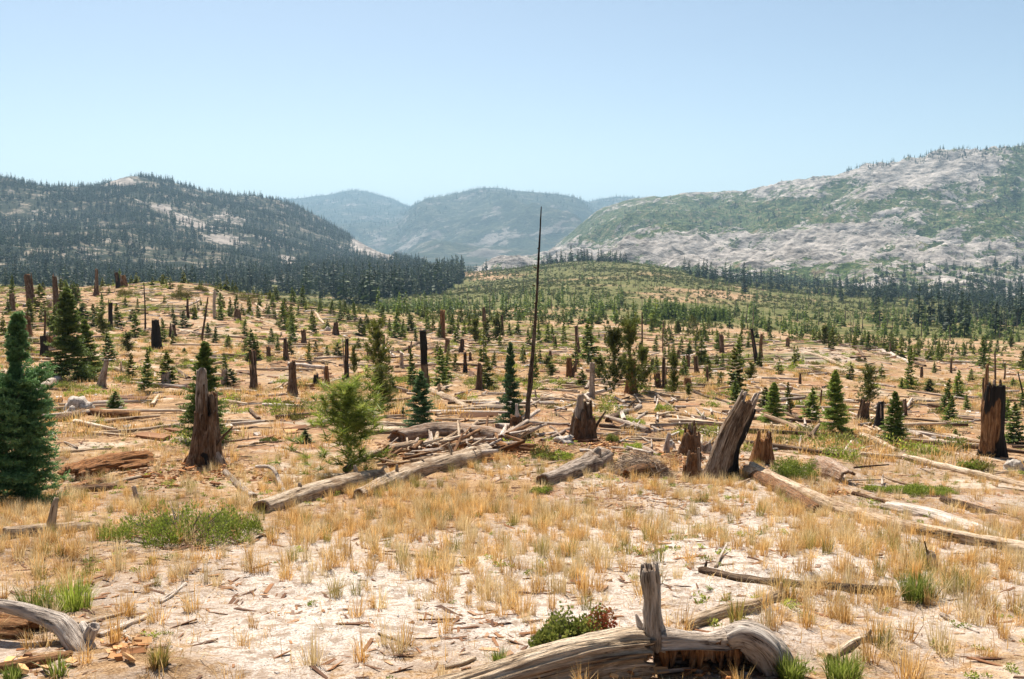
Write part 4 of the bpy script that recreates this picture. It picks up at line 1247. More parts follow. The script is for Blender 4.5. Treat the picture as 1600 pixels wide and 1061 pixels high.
# burnt hulk at the edge
o, g, k = stump(1548, 712, 592, 34, dx=-2, wt=27, mat='wood_rotten', rot=.25, jag=1.0, flare=0.35, seed=61, n=56, seg=44, hollow=1.0, label='tall burnt trunk with an orange scar and one spire', name='burnt_trunk',
                charf=lambda G, L: 0.12 + 0.8 * sstep(-G[:, 1] + 0.10 * noise3(G[:, 0] * 4, G[:, 1] * 4, G[:, 2] * 2.2, 5), 0.02, 0.16) + 0.8 * sstep(G[:, 2] / L + 0.22 * noise3(G[:, 0] * 6, G[:, 1] * 6, G[:, 2] * .6, 6), 0.55, 0.8) + .7 * sstep(G[:, 2] / L, .2, .05))
splinter(o, g, k, (-11, -1), 150, 9, (-2, 0), 'wood_rotten', 62, char=.35)
splinter(o, g, k, (10, -1), 116, 12, (0, 0), 'wood_brown', 63, char=.9)
splinter(o, g, k, (-14, -8), 28, 8, (-2, 0), 'wood_rotten', 64, rot=.5)
shards(o, g, k, 120, 26, 8, 74, 'wood_brown', -2, 8, .6)
LM.append((1547, 650, 'the burnt orange-scarred trunk'))
# the burnt snag with a bushy top
o, g, k = stump(665, 608, 512, 12, dx=-4, wt=11, mat='wood_brown', char=0.0, jag=1.2, flare=0.25, seed=71, n=44, seg=18, label='tall charred trunk, pale below and broken off at the top', name='charred_trunk',
                charf=lambda G, L: 0.95 * sstep(G[:, 2] / L, 0.36, 0.5))
LM.append((663, 560, 'the tall charred trunk'))
o, g, k = stump(985, 614, 557, 17, dx=0, wt=14, mat='wood_rotten', rot=.3, jag=1.0, seed=73, n=30, seg=20, label='reddish broad stump between the two tall pines')
LM.append((985, 590, 'the reddish stump between pines'))
o, g, k = stump(245, 545, 497, 14, dx=0, wt=10, mat='wood_brown', char=.95, flare=.5, jag=.9, seed=75, n=24, seg=16, label='charred black stump on the slope of the sandy knoll')
LM.append((245, 520, 'the charred stump on the knoll'))
o, g, k = stump(890, 590, 556, 10, dx=-1, wt=8, mat='wood_rotten', rot=.3, char=.3, seed=77, n=20, seg=14, jag=1.2, label='forked brown stump with a broken arm')
splinter(o, g, k, (4, 0), 30, 6, (9, 0), 'wood_brown', 78, char=.4, name='branch_stub')
o, g, k = stump(158, 603, 558, 11, dx=12, wt=7, mat='wood_grey', char=.3, seed=79, n=24, seg=14, label='grey stump bent over beside the large double fir')
# px, base y, top y, width, lean, material, char
ST = [(50, 477, 425, 12, -4, 'wood_brown', .1), (90, 487, 427, 10, -2, 'wood_brown', .3), (18, 485, 455, 9, 0, 'wood_brown', .3), (78, 484, 466, 8, 0, 'wood_grey', 0), (150, 462, 418, 7, 0, 'wood_brown', .2),
      (185, 450, 423, 7, -3, 'wood_brown', .6), (194, 448, 427, 9, -1, 'wood_rotten', 0), (44, 526, 489, 13, -2, 'wood_rotten', 0), (70, 560, 520, 12, 1, 'wood_brown', .95), (69, 540, 483, 3.5, 2, 'wood_brown', .4),
      (82, 542, 520, 18, 0, 'wood_rotten', .1), (173, 514, 467, 7, 0, 'wood_brown', .8), (227, 515, 441, 2.8, -1, 'wood_brown', .6), (270, 527, 504, 10, 0, 'wood_brown', .5), (315, 532, 462, 4, 12, 'wood_brown', .4),
      (335, 496, 450, 5, 0, 'wood_silver', 0), (294, 497, 465, 5, 1, 'wood_brown', .5), (371, 501, 479, 10, 2, 'wood_brown', .2), (396, 607, 544, 10, -1, 'wood_brown', .4), (260, 601, 578, 12, 0, 'wood_grey', .1),
      (351, 604, 570, 10, 0, 'wood_grey', .2), (447, 562, 523, 8, 0, 'wood_brown', .4), (457, 617, 556, 13, 2, 'wood_brown', .1), (475, 537, 512, 8, 0, 'wood_brown', .1), (525, 524, 499, 9, 0, 'wood_brown', .4),
      (512, 608, 568, 9, -2, 'wood_rotten', 0), (494, 604, 580, 9, -1, 'wood_brown', .9), (541, 591, 523, 8, -1, 'wood_brown', .55), (691, 530, 481, 9, 0, 'wood_rotten', .2), (699, 554, 524, 8, 0, 'wood_brown', .1),
      (727, 583, 547, 7, -2, 'wood_brown', .9), (720, 551, 525, 7, 2, 'wood_brown', .5), (735, 563, 547, 5, 0, 'wood_brown', .3), (748, 609, 562, 10, 0, 'wood_brown', .3), (759, 522, 477, 7, -2, 'wood_brown', .1),
      (785, 524, 490, 5, 0, 'wood_brown', .5), (628, 575, 548, 6, 1, 'wood_grey', .2), (903, 551, 504, 7, -1, 'wood_brown', .4), (912, 538, 525, 4, 0, 'wood_brown', .5), (945, 532, 520, 4, 0, 'wood_rotten', 0),
      (1003, 578, 486, 2.8, 0, 'wood_brown', .5), (1036, 552, 500, 2.4, 0, 'wood_brown', .4), (1018, 580, 557, 6, 0, 'wood_brown', .7), (1027, 605, 578, 10, 0, 'wood_brown', .3), (1039, 606, 555, 8, -1, 'wood_brown', .4),
      (1074, 607, 586, 12, 0, 'wood_rotten', .3), (1074, 575, 552, 8, 0, 'wood_brown', .4), (1089, 583, 552, 7, -3, 'wood_brown', .2), (1128, 551, 518, 7, -2, 'wood_brown', .2), (1183, 568, 510, 7, -10, 'wood_brown', .7),
      (1189, 559, 518, 6, 0, 'wood_rotten', .1), (866, 539, 523, 6, 0, 'wood_brown', .3), (1230, 542, 525, 6, 0, 'wood_brown', .2), (1348, 657, 615, 15, 5, 'wood_brown', .1), (1372, 670, 621, 13, 2, 'wood_brown', .75),
      (1411, 649, 620, 9, 1, 'wood_brown', .1), (1338, 540, 529, 7, 0, 'wood_rotten', 0), (1391, 554, 535, 3, 0, 'wood_brown', .3), (1486, 583, 557, 4, 0, 'wood_brown', .4), (1569, 593, 565, 3, 0, 'wood_brown', .2),
      (1555, 593, 547, 3, 0, 'wood_brown', .4), (1600, 620, 580, 3, -11, 'wood_brown', .5), (1283, 633, 607, 3, 0, 'wood_rotten', 0), (960, 560, 540, 6, 0, 'wood_brown', .4), (576, 560, 544, 6, 0, 'wood_brown', .3),
      (420, 560, 536, 7, 0, 'wood_brown', .3), (600, 545, 520, 5, 0, 'wood_brown', .5), (1000, 560, 530, 6, 0, 'wood_brown', .6), (120, 470, 447, 6, 0, 'wood_brown', .4), (1060, 560, 545, 6, 0, 'wood_brown', .3),
      (1104, 600, 570, 6, 1, 'wood_brown', .4), (860, 560, 545, 6, 0, 'wood_brown', .4), (640, 555, 535, 5, 0, 'wood_brown', .4), (1250, 600, 580, 5, 0, 'wood_brown', .4), (1440, 590, 570, 5, 0, 'wood_brown', .4)]
for px, py, yt, w, dx, mt, ch in ST:
    q_ = random.Random(px * 31 + py)
    o, g, k = stump(px, py, yt, w, dx=dx + q_.uniform(-.05, .05) * (py - yt), wt=w * q_.uniform(.5, .85), mat=mt, char=ch, rot=.15, jag=q_.uniform(2, 4.5), flare=q_.uniform(.3, .8) if w > 5 else .15, bend=q_.uniform(-.8, .8))
    if w >= 7:
        shards(o, g, k, (py - yt) * .85, w * .9, q_.choice([1, 2, 3, 4]), px + py, mt, dx, (py - yt) * .2, .35)
# small stubs in the foreground grass
o, g, k = stump(216, 788, 757, 9, dx=-7, wt=6, mat='wood_grey', seed=91, n=20, seg=12, jag=1.0, label='short grey stick standing at the edge of the bright green shrub', desc='short stick')
o, g, k = stump(1456, 890, 856, 22, dx=-6, wt=12, mat='wood_silver', seed=92, n=24, seg=20, jag=2.0, flare=.3, label='pale knotty stump below the long split log near the green tuft')
splinter(o, g, k, (-4, 0), 48, 4, (-10, 0), 'wood_brown', 93)

# ------------------------------------------------------------------ fallen wood
def ground_path(pts, lift=0.0, r=None):
    out = []
    for q, p_ in enumerate(pts):
        g = hit(p_[0], p_[1])
        g[2] += (p_[2] if len(p_) > 2 else 0) * g[1] / F + lift
        out.append(g)
    return np.array(out)

def log(pts, w, mat='wood_tan', name='fallen_log', label=None, seed=None, sinkf=0.25, stubs=(), desc='fallen log', n=None, seg=None, conform=True, cat='log', **kw):
    """a trunk lying along photograph pixels pts (x, y[, height above ground]); w = width in pixels at each point or at the ends"""
    gp = ground_path(pts)
    ws = np.interp(np.linspace(0, 1, len(pts)), np.linspace(0, 1, len(w)), w)
    rad = ws * gp[:, 1] / F / 2
    gp[:, 2] += rad * (1 - 2 * sinkf)
    if conform and len(pts) == 2:                       # bridge the hollows: rest on the higher ground along the way
        t = np.linspace(0, 1, 9)[:, None]
        li = gp[0] * (1 - t) + gp[1] * t
        rr = rad[0] * (1 - t[:, 0]) + rad[1] * t[:, 0]
        need = gh(li[:, 0], li[:, 1]) + rr * (1 - 2 * sinkf) - li[:, 2]
        li[:, 2] += np.clip(need, -0.5 * rr, 2 * rr) * np.sin(np.pi * t[:, 0]) ** 0.5
        li = li + np.random.default_rng(int(abs(pts[0][0]))).normal(size=li.shape) * rr[:, None] * 0.12
        gp, rad = li, rr
    seed = seed if seed is not None else int(abs(pts[0][0] * 3 + pts[0][1] * 5)) % 991
    big = max(w) > 14
    n = n or (60 if big else 18)
    seg = seg or (30 if big else 9)
    kw.setdefault('jag0', 1.2); kw.setdefault('jag1', 1.2); kw.setdefault('rot', 0.1)
    o = tube_obj(name, mat, path=gp, rad=rad, n=n, seg=seg, seed=seed, **kw)
    for q, (t, ang, ln, sw, side) in enumerate(stubs):     # t along the log, ang up, length and width in px
        f = t * (len(gp) - 1)
        i = min(int(f), len(gp) - 2)
        b = gp[i] * (1 - f + i) + gp[i + 1] * (f - i)
        k = b[1] / F
        ax = gp[-1] - gp[0]
        ax /= np.linalg.norm(ax)
        sd = np.array((ax[1], -ax[0], 0)) * side
        d = np.array((0, 0, 1.0)) * math.sin(R(ang)) + sd * math.cos(R(ang))
        rr = np.interp(t, np.linspace(0, 1, len(rad)), rad)
        b2 = b + d * rr * 0.6
        tip = b2 + d * ln * k + ax * ln * k * 0.15
        tube_obj('branch_stub', mat, o, path=[b2, (b2 + tip) / 2 + np.array((0, 0, 0.1 * ln * k)), tip], rad=[sw * k / 2, sw * k * 0.4, sw * k * 0.2], n=10, seg=8, seed=seed + q, jag1=1.5, lump=.2)
    mx = np.mean([p_[0] for p_ in pts]); my = np.mean([p_[1] for p_ in pts])
    return register(o, desc, cat, mx, my, label)

# the great log in the foreground
kx = hit(1020, 1056)
Yf = kx[1]
def FP(x, y, dy=0.0):
    return P(x, y, Yf + dy)
gl = tube_obj('foreground_log', 'wood_tan', path=[FP(480, 1150, -.8), FP(690, 1094, -.45), FP(800, 1062, -.25), FP(900, 1036, -.08), FP(985, 1022, 0), FP(1046, 1020, 0)], rad=np.array([26, 32, 36, 39, 40, 36]) * Yf / F,
              n=170, seg=110, seed=3, jag0=.5, jag1=2.2, hollow=1.1, lump=.12, grain=.22, rot=.05, gfreq=6.0)
register(gl, 'great log', 'log', 900, 1030, 'great weathered log with an upright branch stub at the bottom of the view')
tube_obj('branch_stub', 'wood_grey', gl, path=[FP(1024, 1012, .02), FP(1021, 975, 0), FP(1021, 940, 0), FP(1018, 905, 0), FP(1015, 868, -.01)], rad=np.array([24, 15, 12.5, 14.5, 13.5]) * Yf / F,
         n=60, seg=48, seed=8, jag0=.1, jag1=2.6, hollow=.5, lump=.28, grain=.3, rot=.0, gfreq=7)
tube_obj('log_shell', 'wood_grey', gl, path=[FP(1022, 1020, .02), FP(1075, 1018, .05), FP(1120, 1020, .10), FP(1165, 1016, .10), FP(1200, 1030, .12), FP(1226, 1056, .14)], rad=np.array([33, 33, 38, 42, 38, 26]) * Yf / F,
         n=80, seg=48, seed=13, jag0=.3, jag1=1.0, arc=(-205, 62), wall=.22, lump=.26, ichar=.42, grain=.16, rot=.1)
for q in range(13):
    xs_ = 1036 + q * 9.5
    r_ = random.Random(q + 5)
    tube_obj('splinter', ['wood_rotten', 'wood_brown', 'wood_umber'][q % 3], gl, path=[FP(xs_, 1002 + r_.uniform(-3, 6), -.02), FP(xs_ + r_.uniform(-4, 4), 1024 + r_.uniform(-6, 8), .02), FP(xs_ + r_.uniform(-8, 8), 1038 + r_.uniform(-8, 22), .05)],
             rad=np.array([8, 6, 2]) * r_.uniform(.6, 1.2) * Yf / F, n=16, seg=12, seed=900 + q, jag1=3, lump=.25, grain=.35, rot=.5)
for q in range(6):
    r_ = random.Random(q + 50)
    xs_ = 1040 + q * 22
    tube_obj('rotten_chunk', 'wood_rotten', gl, path=[FP(xs_, 1056 + r_.uniform(-6, 6), .05), FP(xs_ + 14, 1050 + r_.uniform(-8, 6), .08), FP(xs_ + 30, 1056, .1)], rad=np.array([8, 11, 6]) * r_.uniform(.7, 1.2) * Yf / F, n=18, seg=14, seed=930 + q, jag0=2, jag1=2, lump=.35, grain=.35, rot=.6)
tube_obj('root_knob', 'wood_silver', gl, path=[FP(1136, 1000, .0), FP(1162, 996, -.02), FP(1190, 1016, -.02), FP(1206, 1050, .0)], rad=np.array([16, 24, 28, 20]) * Yf / F, n=36, seg=30, seed=14, lump=.3, grain=.14)
tube_obj('splinter', 'wood_silver', gl, path=[FP(1008, 1000, .05), FP(1000, 978, .08), FP(993, 958, .1)], rad=np.array([12, 6, 1.5]) * Yf / F, n=14, seg=12, seed=15, jag1=2)
LM.append((1015, 960, 'the great foreground log'))

log([(405, 802), (490, 776), (570, 758), (600, 750)], [26, 30, 30, 24], 'wood_tan', label='thick pale log end nearest the bright green shrub', seed=101, n=60, seg=34, jag0=1.0, jag1=2.5, hollow=1.2, rot=.05,
    stubs=((.25, 80, 14, 8, -1), (.62, 75, 20, 9, -1), (.9, 60, 16, 6, 1)))
log([(556, 782), (640, 748), (720, 726), (764, 712)], [22, 30, 30, 26], 'wood_tan', label='thick pale log lying in golden grass with upright knots', seed=102, n=80, seg=36, jag0=2.4, jag1=1.6, hollow=.8,
    stubs=((.25, 85, 16, 7, -1), (.42, 80, 10, 6, -1), (.62, 70, 22, 7, -1), (.8, 70, 14, 8, -1)))
LM.append((660, 745, 'the knotted pale log'))
log([(540, 745, 8), (585, 722, 12), (650, 706, 12)], [12, 10, 8], 'wood_tan', label='slim pole resting behind the knotted pale log', seed=103)
log([(608, 692), (680, 682), (740, 684), (800, 690)], [26, 30, 28, 22], 'wood_grey', label='grey rotting trunk behind the heap of broken branches', seed=104, n=60, seg=30, rot=.35, jag0=2.5)
log([(690, 704), (760, 700), (800, 706)], [16, 20, 14], 'wood_rotten', label='orange crumbling log inside the heap of broken branches', seed=105, rot=.8, jag0=2)
log([(846, 758), (880, 748), (915, 735), (946, 722)], [22, 26, 30, 38], 'wood_grey', label='short hollow grey log with a dark open end', seed=106, n=56, seg=36, jag0=.8, jag1=2.0, hollow=1.6, flare=0.0, lump=.16,
    stubs=((.8, 70, 16, 14, 1),))
LM.append((895, 740, 'the short hollow log'))
log([(975, 748), (1000, 742), (1040, 740)], [18, 24, 20], 'wood_brown', label='low brown log between the hollow log and the jagged stump', seed=107, rot=.5)
log([(1168, 742), (1240, 772), (1310, 800), (1400, 826), (1500, 846), (1640, 872)], [26, 22, 20, 20, 20, 22], 'wood_tan', name='split_log', label='very long pale split log running down from the leaning stump', seed=108, n=120, seg=34, jag0=2.5, arc=(-60, 190), wall=.5, sinkf=.12, rot=.25)
spl = THINGS[-1]['o']
for q, (t0, t1, off, up, ww) in enumerate(((0, .35, -6, 10, 8), (.05, .5, 5, 12, 7), (.3, .75, -4, 10, 6), (.45, 1, 4, 11, 7), (.1, .3, -12, 6, 8), (.55, .9, -9, 7, 6), (.7, 1, 8, 9, 6))):
    ln = np.array([(1168, 742), (1240, 772), (1310, 800), (1400, 826), (1500, 846), (1640, 872)], float)
    tt = np.linspace(t0, t1, 5) * 5
    pts_ = [(np.interp(t_, range(6), ln[:, 0]) + off, np.interp(t_, range(6), ln[:, 1]), up) for t_ in tt]
    gg_ = ground_path(pts_)
    tube_obj('splinter', ['wood_tan', 'wood_silver', 'wood_brown'][q % 3], spl, path=gg_, rad=ww / 2 * gg_[:, 1] / F * np.array([.5, 1, 1, .9, .3]), n=50, seg=12, seed=800 + q, jag0=6, jag1=6, grain=.35, lump=.25, flat=.6)
log([(1164, 740), (1220, 770), (1280, 802)], [22, 24, 16], 'wood_brown', label='dark rotten log under the head of the long split log', seed=109, rot=.6, char=.15)
log([(1375, 794), (1440, 806), (1510, 828), (1572, 848)], [26, 34, 34, 20], 'wood_silver', label='broad grey cracked slab behind the long split log', seed=110, n=70, seg=36, jag0=3, jag1=3, flat=.6, rot=.05, sinkf=.35)
log([(1275, 735), (1300, 745), (1330, 760)], [36, 34, 30], 'wood_grey', label='hollow crumbling log end beside the green bush on the slope', seed=111, n=40, seg=34, jag0=1.5, jag1=2, hollow=1.8, rot=.5, arc=(-50, 205), wall=.3)
log([(1470, 782), (1540, 802), (1640, 832)], [12, 12, 10], 'wood_brown', label='dark straight log beyond the broad cracked slab', seed=112, char=.25)
log([(1205, 684), (1265, 701), (1340, 710), (1412, 718)], [5, 6, 7, 8], 'wood_tan', label='long thin pale trunk crossing the slope behind the leaning stump', seed=113, n=50)
log([(1412, 716), (1500, 738), (1640, 772)], [10, 12, 12], 'wood_tan', label='pale trunk below the burnt trunk, running out of view', seed=114, n=40)
log([(1092, 892), (1160, 908), (1250, 916), (1400, 928)], [13, 15, 14, 16], 'wood_brown', label='half buried brown log between the tufts above the great log', seed=115, n=60, seg=22, sinkf=.3, stubs=((.05, 60, 12, 6, -1),))
log([(1062, 986), (1130, 962), (1180, 950), (1224, 934)], [22, 24, 18, 22], 'wood_tan', label='frayed pale branch leaning out behind the great foreground log', seed=116, n=60, seg=26, jag0=2.5, jag1=2, arc=(-70, 170), wall=.5, stubs=((.95, 85, 18, 8, 1),))
log([(1296, 1034), (1330, 1010), (1360, 1000), (1400, 1006)], [16, 16, 12, 8], 'wood_tan', name='fallen_branch', label='crooked pale branch near the green tufts at the bottom', seed=117, n=40, seg=16, stubs=((.6, 70, 16, 8, 1),))
log([(0, 842), (60, 838), (110, 832), (152, 824)], [24, 26, 22, 12], 'wood_tan', label='pale log under the blue-green fir with a dark upright stub', seed=118, n=50, seg=28, stubs=((.46, 80, 52, 15, 1),))
log([(-20, 820), (18, 832)], [16, 10], 'wood_silver', name='fallen_branch', label='white branch end by the edge of the view beneath the fir', seed=119)
log([(98, 758), (150, 742), (200, 730), (240, 722)], [36, 40, 36, 20], 'wood_rotten', name='rotten_log', label='crumbling orange log in front of the blue-green fir', seed=120, n=60, seg=34, rot=.85, jag0=3, jag1=3, lump=.3, grain=.3, arc=(-60, 200), wall=.5, sinkf=.3)
for q, (xa, ya, xb, yb, ww, zz) in enumerate(((104, 744, 160, 728, 14, 10), (150, 732, 236, 716, 12, 12), (110, 764, 175, 750, 14, 2), (180, 742, 238, 730, 14, 6), (120, 752, 200, 738, 9, 16), (98, 768, 130, 760, 16, 0))):
    po = THINGS[-1]['o'] if q == 0 else po
    gpp = ground_path([(xa, ya, zz), (xb, yb, zz)])
    tube_obj('slab', 'wood_rotten', po, path=[gpp[0], gpp.mean(0) + np.array((0, 0, .03)), gpp[1]], rad=np.array([.5, .6, .35]) * ww * gpp[0][1] / F, n=26, seg=16, seed=700 + q, rot=.7, lump=.35, grain=.4, jag0=4, jag1=4, flat=.5)
log([(165, 762), (195, 752), (222, 746)], [10, 12, 8], 'wood_tan', label='pale slab lying against the crumbling orange log', seed=121, flat=.5)
log([(100, 770), (150, 768), (180, 762)], [14, 16, 10], 'wood_brown', label='dark strip of wood below the crumbling orange log', seed=122, rot=.4)
log([(130, 678), (210, 674), (288, 664)], [5, 6, 7], 'wood_tan', label='long thin pale trunk leading to the twin-spired stump', seed=123, n=40)
log([(140, 648), (180, 652), (222, 650)], [14, 15, 11], 'wood_rotten', label='reddish log below the small dark cone-shaped fir', seed=124, rot=.5)
log([(50, 616), (92, 596)], [13, 13], 'wood_silver', label='pale sawn-off looking log beside the large double fir', seed=125, jag0=.3, jag1=.3)
log([(72, 660), (105, 656), (140, 640)], [12, 14, 8], 'wood_brown', label='dark log beside the pale boulder', seed=126, rot=.3)
log([(68, 710), (120, 706), (175, 702)], [5, 5, 4], 'wood_tan', label='thin grey pole just behind the crumbling orange log', seed=127)
log([(672, 612), (700, 624), (734, 640)], [10, 10, 9], 'wood_tan', label='straight brown log with a pale stub beside the dark fir', seed=128, stubs=((.3, 80, 14, 6, 1),))
log([(680, 650), (735, 640), (790, 630)], [6, 7, 8], 'wood_tan', label='long pale trunk reaching from the dark fir to the bare pole', seed=129, n=40)
log([(352, 740), (372, 760), (398, 778)], [10, 11, 9], 'wood_grey', label='grey branch slanting above the bright green shrub', seed=130, n=24, seg=12)
log([(400, 742, 12), (425, 748, 16), (440, 765, 6), (444, 772)], [5, 6, 7, 6], 'wood_silver', name='fallen_branch', label='curved pale branch arching by the thick log end', seed=131, n=24, seg=10)
log([(1370, 547), (1422, 570)], [6, 6], 'wood_silver', label='straight pale log on the far slope of the small knoll', seed=132)
log([(1258, 553), (1290, 562), (1332, 580)], [7, 6, 6], 'wood_tan', label='pale log lying down the near slope of the small knoll', seed=133)
log([(1345, 682), (1372, 692), (1402, 706)], [10, 10, 7], 'wood_tan', label='brown log in front of the two broken stumps and fir', seed=134, rot=.2)
log([(1408, 674), (1440, 684)], [10, 8], 'wood_silver', label='pale curved log beside the fir on the right slope', seed=135)
# the silvered root and rotten log in the corner
k0 = hit(90, 1010)
Yr = k0[1]
def RP(x, y, dy=0.0):
    return P(x, y, Yr + dy)
rt = tube_obj('silvered_root', 'wood_silver', path=[RP(-40, 938, .3), RP(20, 950, .25), RP(62, 962, .2), RP(98, 975, .12), RP(118, 1000, .02), RP(136, 1028, -.1), RP(168, 1076, -.25)],
              rad=np.array([9, 11, 13, 17, 19, 19, 22]) * Yr / F, n=80, seg=34, seed=17, jag0=.3, jag1=.6, lump=.18, grain=.10)
register(rt, 'silvered root', 'root', 90, 990, 'smooth silver-grey forked root in the corner at the bottom')
tube_obj('branch_stub', 'wood_silver', rt, path=[RP(128, 1012, 0), RP(138, 995, .0), RP(148, 976, -.02)], rad=np.array([13, 11, 9]) * Yr / F, n=16, seg=18, seed=18, jag1=.6)
tube_obj('branch_stub', 'wood_silver', rt, path=[RP(138, 992, 0), RP(133, 982, .05), RP(128, 974, .1)], rad=np.array([8, 7, 5]) * Yr / F, n=10, seg=14, seed=19, jag1=.6)
tube_obj('branch_stub', 'wood_grey', rt, path=[RP(126, 1020, .0), RP(112, 1030, -.05), RP(100, 1052, -.1)], rad=np.array([9, 6, 4]) * Yr / F, n=12, seg=12, seed=20, jag1=.8)
LM.append((100, 990, 'the silvered root'))
rl = tube_obj('rotten_log', 'wood_rotten', path=[RP(-170, 1010, .5), RP(-60, 1006, .45), RP(30, 1004, .42), RP(96, 1008, .40)], rad=np.array([46, 46, 44, 36]) * Yr / F, n=60, seg=40, seed=27, jag1=2.2, hollow=1.0, rot=.45, char=.3, lump=.2, grain=.25)
register(rl, 'rotten log', 'log', 40, 1010, 'dark rotten log behind the silvered root')
log([(-20, 1052), (60, 1040), (112, 1024)], [18, 22, 12], 'wood_rotten', name='fallen_branch', label='orange-brown splintered branch under the silvered root', seed=136, rot=.4)
log([(152, 996), (195, 980), (236, 962)], [9, 11, 9], 'wood_silver', name='fallen_branch', label='pale stick reaching out from the silvered root', seed=137, n=24, seg=14)
log([(248, 944), (270, 930), (290, 914)], [7, 9, 8], 'wood_silver', name='fallen_branch', label='short pale stick beside the tall golden tuft', seed=138, n=24, seg=12)
log([(120, 978), (160, 968), (196, 958)], [8, 8, 6], 'wood_tan', name='fallen_branch', label='thin pale stick behind the silvered root', seed=139)
log([(192, 992), (215, 1006), (240, 1016)], [5, 6, 4], 'wood_tan', name='fallen_branch', label='thin curved stick among orange chips beside the silvered root', seed=140)
log([(1118, 888), (1124, 876, 2), (1134, 862, 10)], [6, 5, 3], 'wood_silver', name='fallen_branch', label='little white forked twig above the half buried log', seed=141, n=16, seg=8)
log([(1470, 960), (1500, 976), (1530, 990)], [7, 6, 3], 'wood_silver', name='fallen_branch', label='thin white stick beside the golden tufts on the right', seed=142, n=20, seg=10)
log([(400, 843), (415, 838), (432, 848)], [5, 5, 3], 'wood_brown', name='fallen_branch', label='small dark crooked stick on bare sand below the shrub', seed=143)
log([(600, 862), (660, 870), (740, 872)], [3, 4, 3], 'wood_brown', name='fallen_branch', label='thin dark stick lying through the golden tufts', seed=144, n=24)
log([(590, 990), (620, 1002), (642, 1010)], [4, 4, 3], 'wood_brown', name='fallen_branch', label='short brown stick on the sand below the tufts', seed=145)
log([(690, 1046), (720, 1040), (745, 1028)], [8, 10, 6], 'wood_tan', name='fallen_branch', label='frayed piece of bark at the thin end of the great log', seed=146, jag0=3, jag1=3)

# mid-distance trunks read off the photograph: x0, y0, x1, y1, width
LG = [(27, 476, 60, 480, 5), (0, 489, 90, 491, 4), (0, 560, 80, 563, 6), (8, 566, 75, 584, 5), (165, 577, 200, 583, 9), (340, 678, 402, 668, 6), (345, 690, 400, 686, 4), (340, 612, 402, 613, 8), (272, 576, 296, 592, 6),
      (170, 511, 192, 517, 4), (450, 571, 510, 577, 8), (428, 610, 450, 600, 6), (400, 620, 458, 617, 6), (424, 634, 476, 628, 5), (525, 606, 572, 606, 8), (598, 540, 618, 560, 5), (620, 551, 655, 536, 5), (700, 553, 725, 546, 6),
      (738, 549, 770, 558, 4), (492, 489, 507, 508, 5), (400, 476, 412, 488, 4), (575, 664, 634, 665, 4), (680, 657, 790, 660, 6), (690, 668, 780, 660, 5), (570, 657, 598, 644, 5), (590, 653, 636, 654, 3), (708, 519, 738, 522, 5),
      (825, 628, 862, 624, 9), (823, 662, 890, 664, 7), (935, 667, 1010, 674, 7), (930, 678, 1012, 680, 4), (1010, 677, 1056, 671, 5), (1066, 606, 1140, 631, 6), (1076, 608, 1142, 622, 4), (1025, 617, 1060, 643, 5),
      (965, 647, 1006, 674, 5), (1075, 668, 1132, 682, 6), (1035, 652, 1082, 650, 6), (1060, 674, 1112, 662, 5), (840, 609, 906, 614, 6), (880, 619, 902, 626, 5), (1093, 575, 1126, 572, 4), (845, 690, 900, 668, 6), (950, 660, 985, 640, 12),
      (970, 650, 1000, 636, 9), (985, 668, 1010, 645, 6), (1000, 700, 1030, 712, 9), (1025, 660, 1045, 680, 4), (1440, 682, 1530, 716, 6), (1200, 612, 1256, 624, 4), (1225, 647, 1252, 655, 8), (1470, 692, 1530, 688, 4),
      (1330, 772, 1392, 788, 8), (1425, 567, 1446, 573, 5), (1340, 546, 1352, 562, 5), (1212, 556, 1232, 566, 4), (1270, 586, 1300, 600, 4), (1360, 600, 1400, 606, 5), (1420, 626, 1480, 628, 5), (1500, 660, 1540, 664, 4),
      (1270, 640, 1310, 632, 3), (1290, 690, 1330, 682, 4), (1340, 700, 1250, 708, 4), (1450, 638, 1470, 660, 3), (1500, 620, 1560, 625, 5), (1390, 668, 1410, 660, 6), (1540, 735, 1600, 745, 5), (1380, 745, 1430, 760, 5),
      (860, 668, 885, 690, 5), (836, 682, 870, 676, 6), (760, 640, 790, 655, 4), (1100, 640, 1140, 650, 4), (1020, 690, 1070, 686, 4), (905, 705, 960, 712, 6), (820, 730, 880, 722, 5), (800, 745, 840, 738, 4), (1180, 640, 1200, 655, 4),
      (20, 600, 60, 608, 5), (110, 640, 60, 632, 4), (230, 600, 290, 606, 5), (280, 640, 330, 636, 4), (200, 620, 250, 614, 4), (360, 640, 410, 630, 4), (420, 600, 470, 590, 4), (470, 560, 520, 548, 4), (540, 570, 590, 580, 4),
      (360, 560, 300, 552, 4), (300, 520, 350, 528, 4), (180, 540, 230, 546, 4), (100, 525, 60, 530, 4), (370, 700, 440, 690, 4), (440, 700, 480, 712, 4), (0, 640, 50, 650, 5), (240, 480, 262, 470, 3), (310, 470, 290, 480, 3)]
rl_ = random.Random(4)
for x0, y0, x1, y1, w in LG:
    log([(x0, y0), (x1, y1)], [w, w * rl_.uniform(.55, .95)], rl_.choice(['wood_tan', 'wood_tan', 'wood_silver', 'wood_grey', 'wood_brown']), rot=rl_.uniform(0, .3), lump=.1,
        stubs=((rl_.uniform(.2, .8), rl_.uniform(30, 85), w * 1.6, w * .45, rl_.choice([-1, 1])),) if rl_.random() < .35 else ())
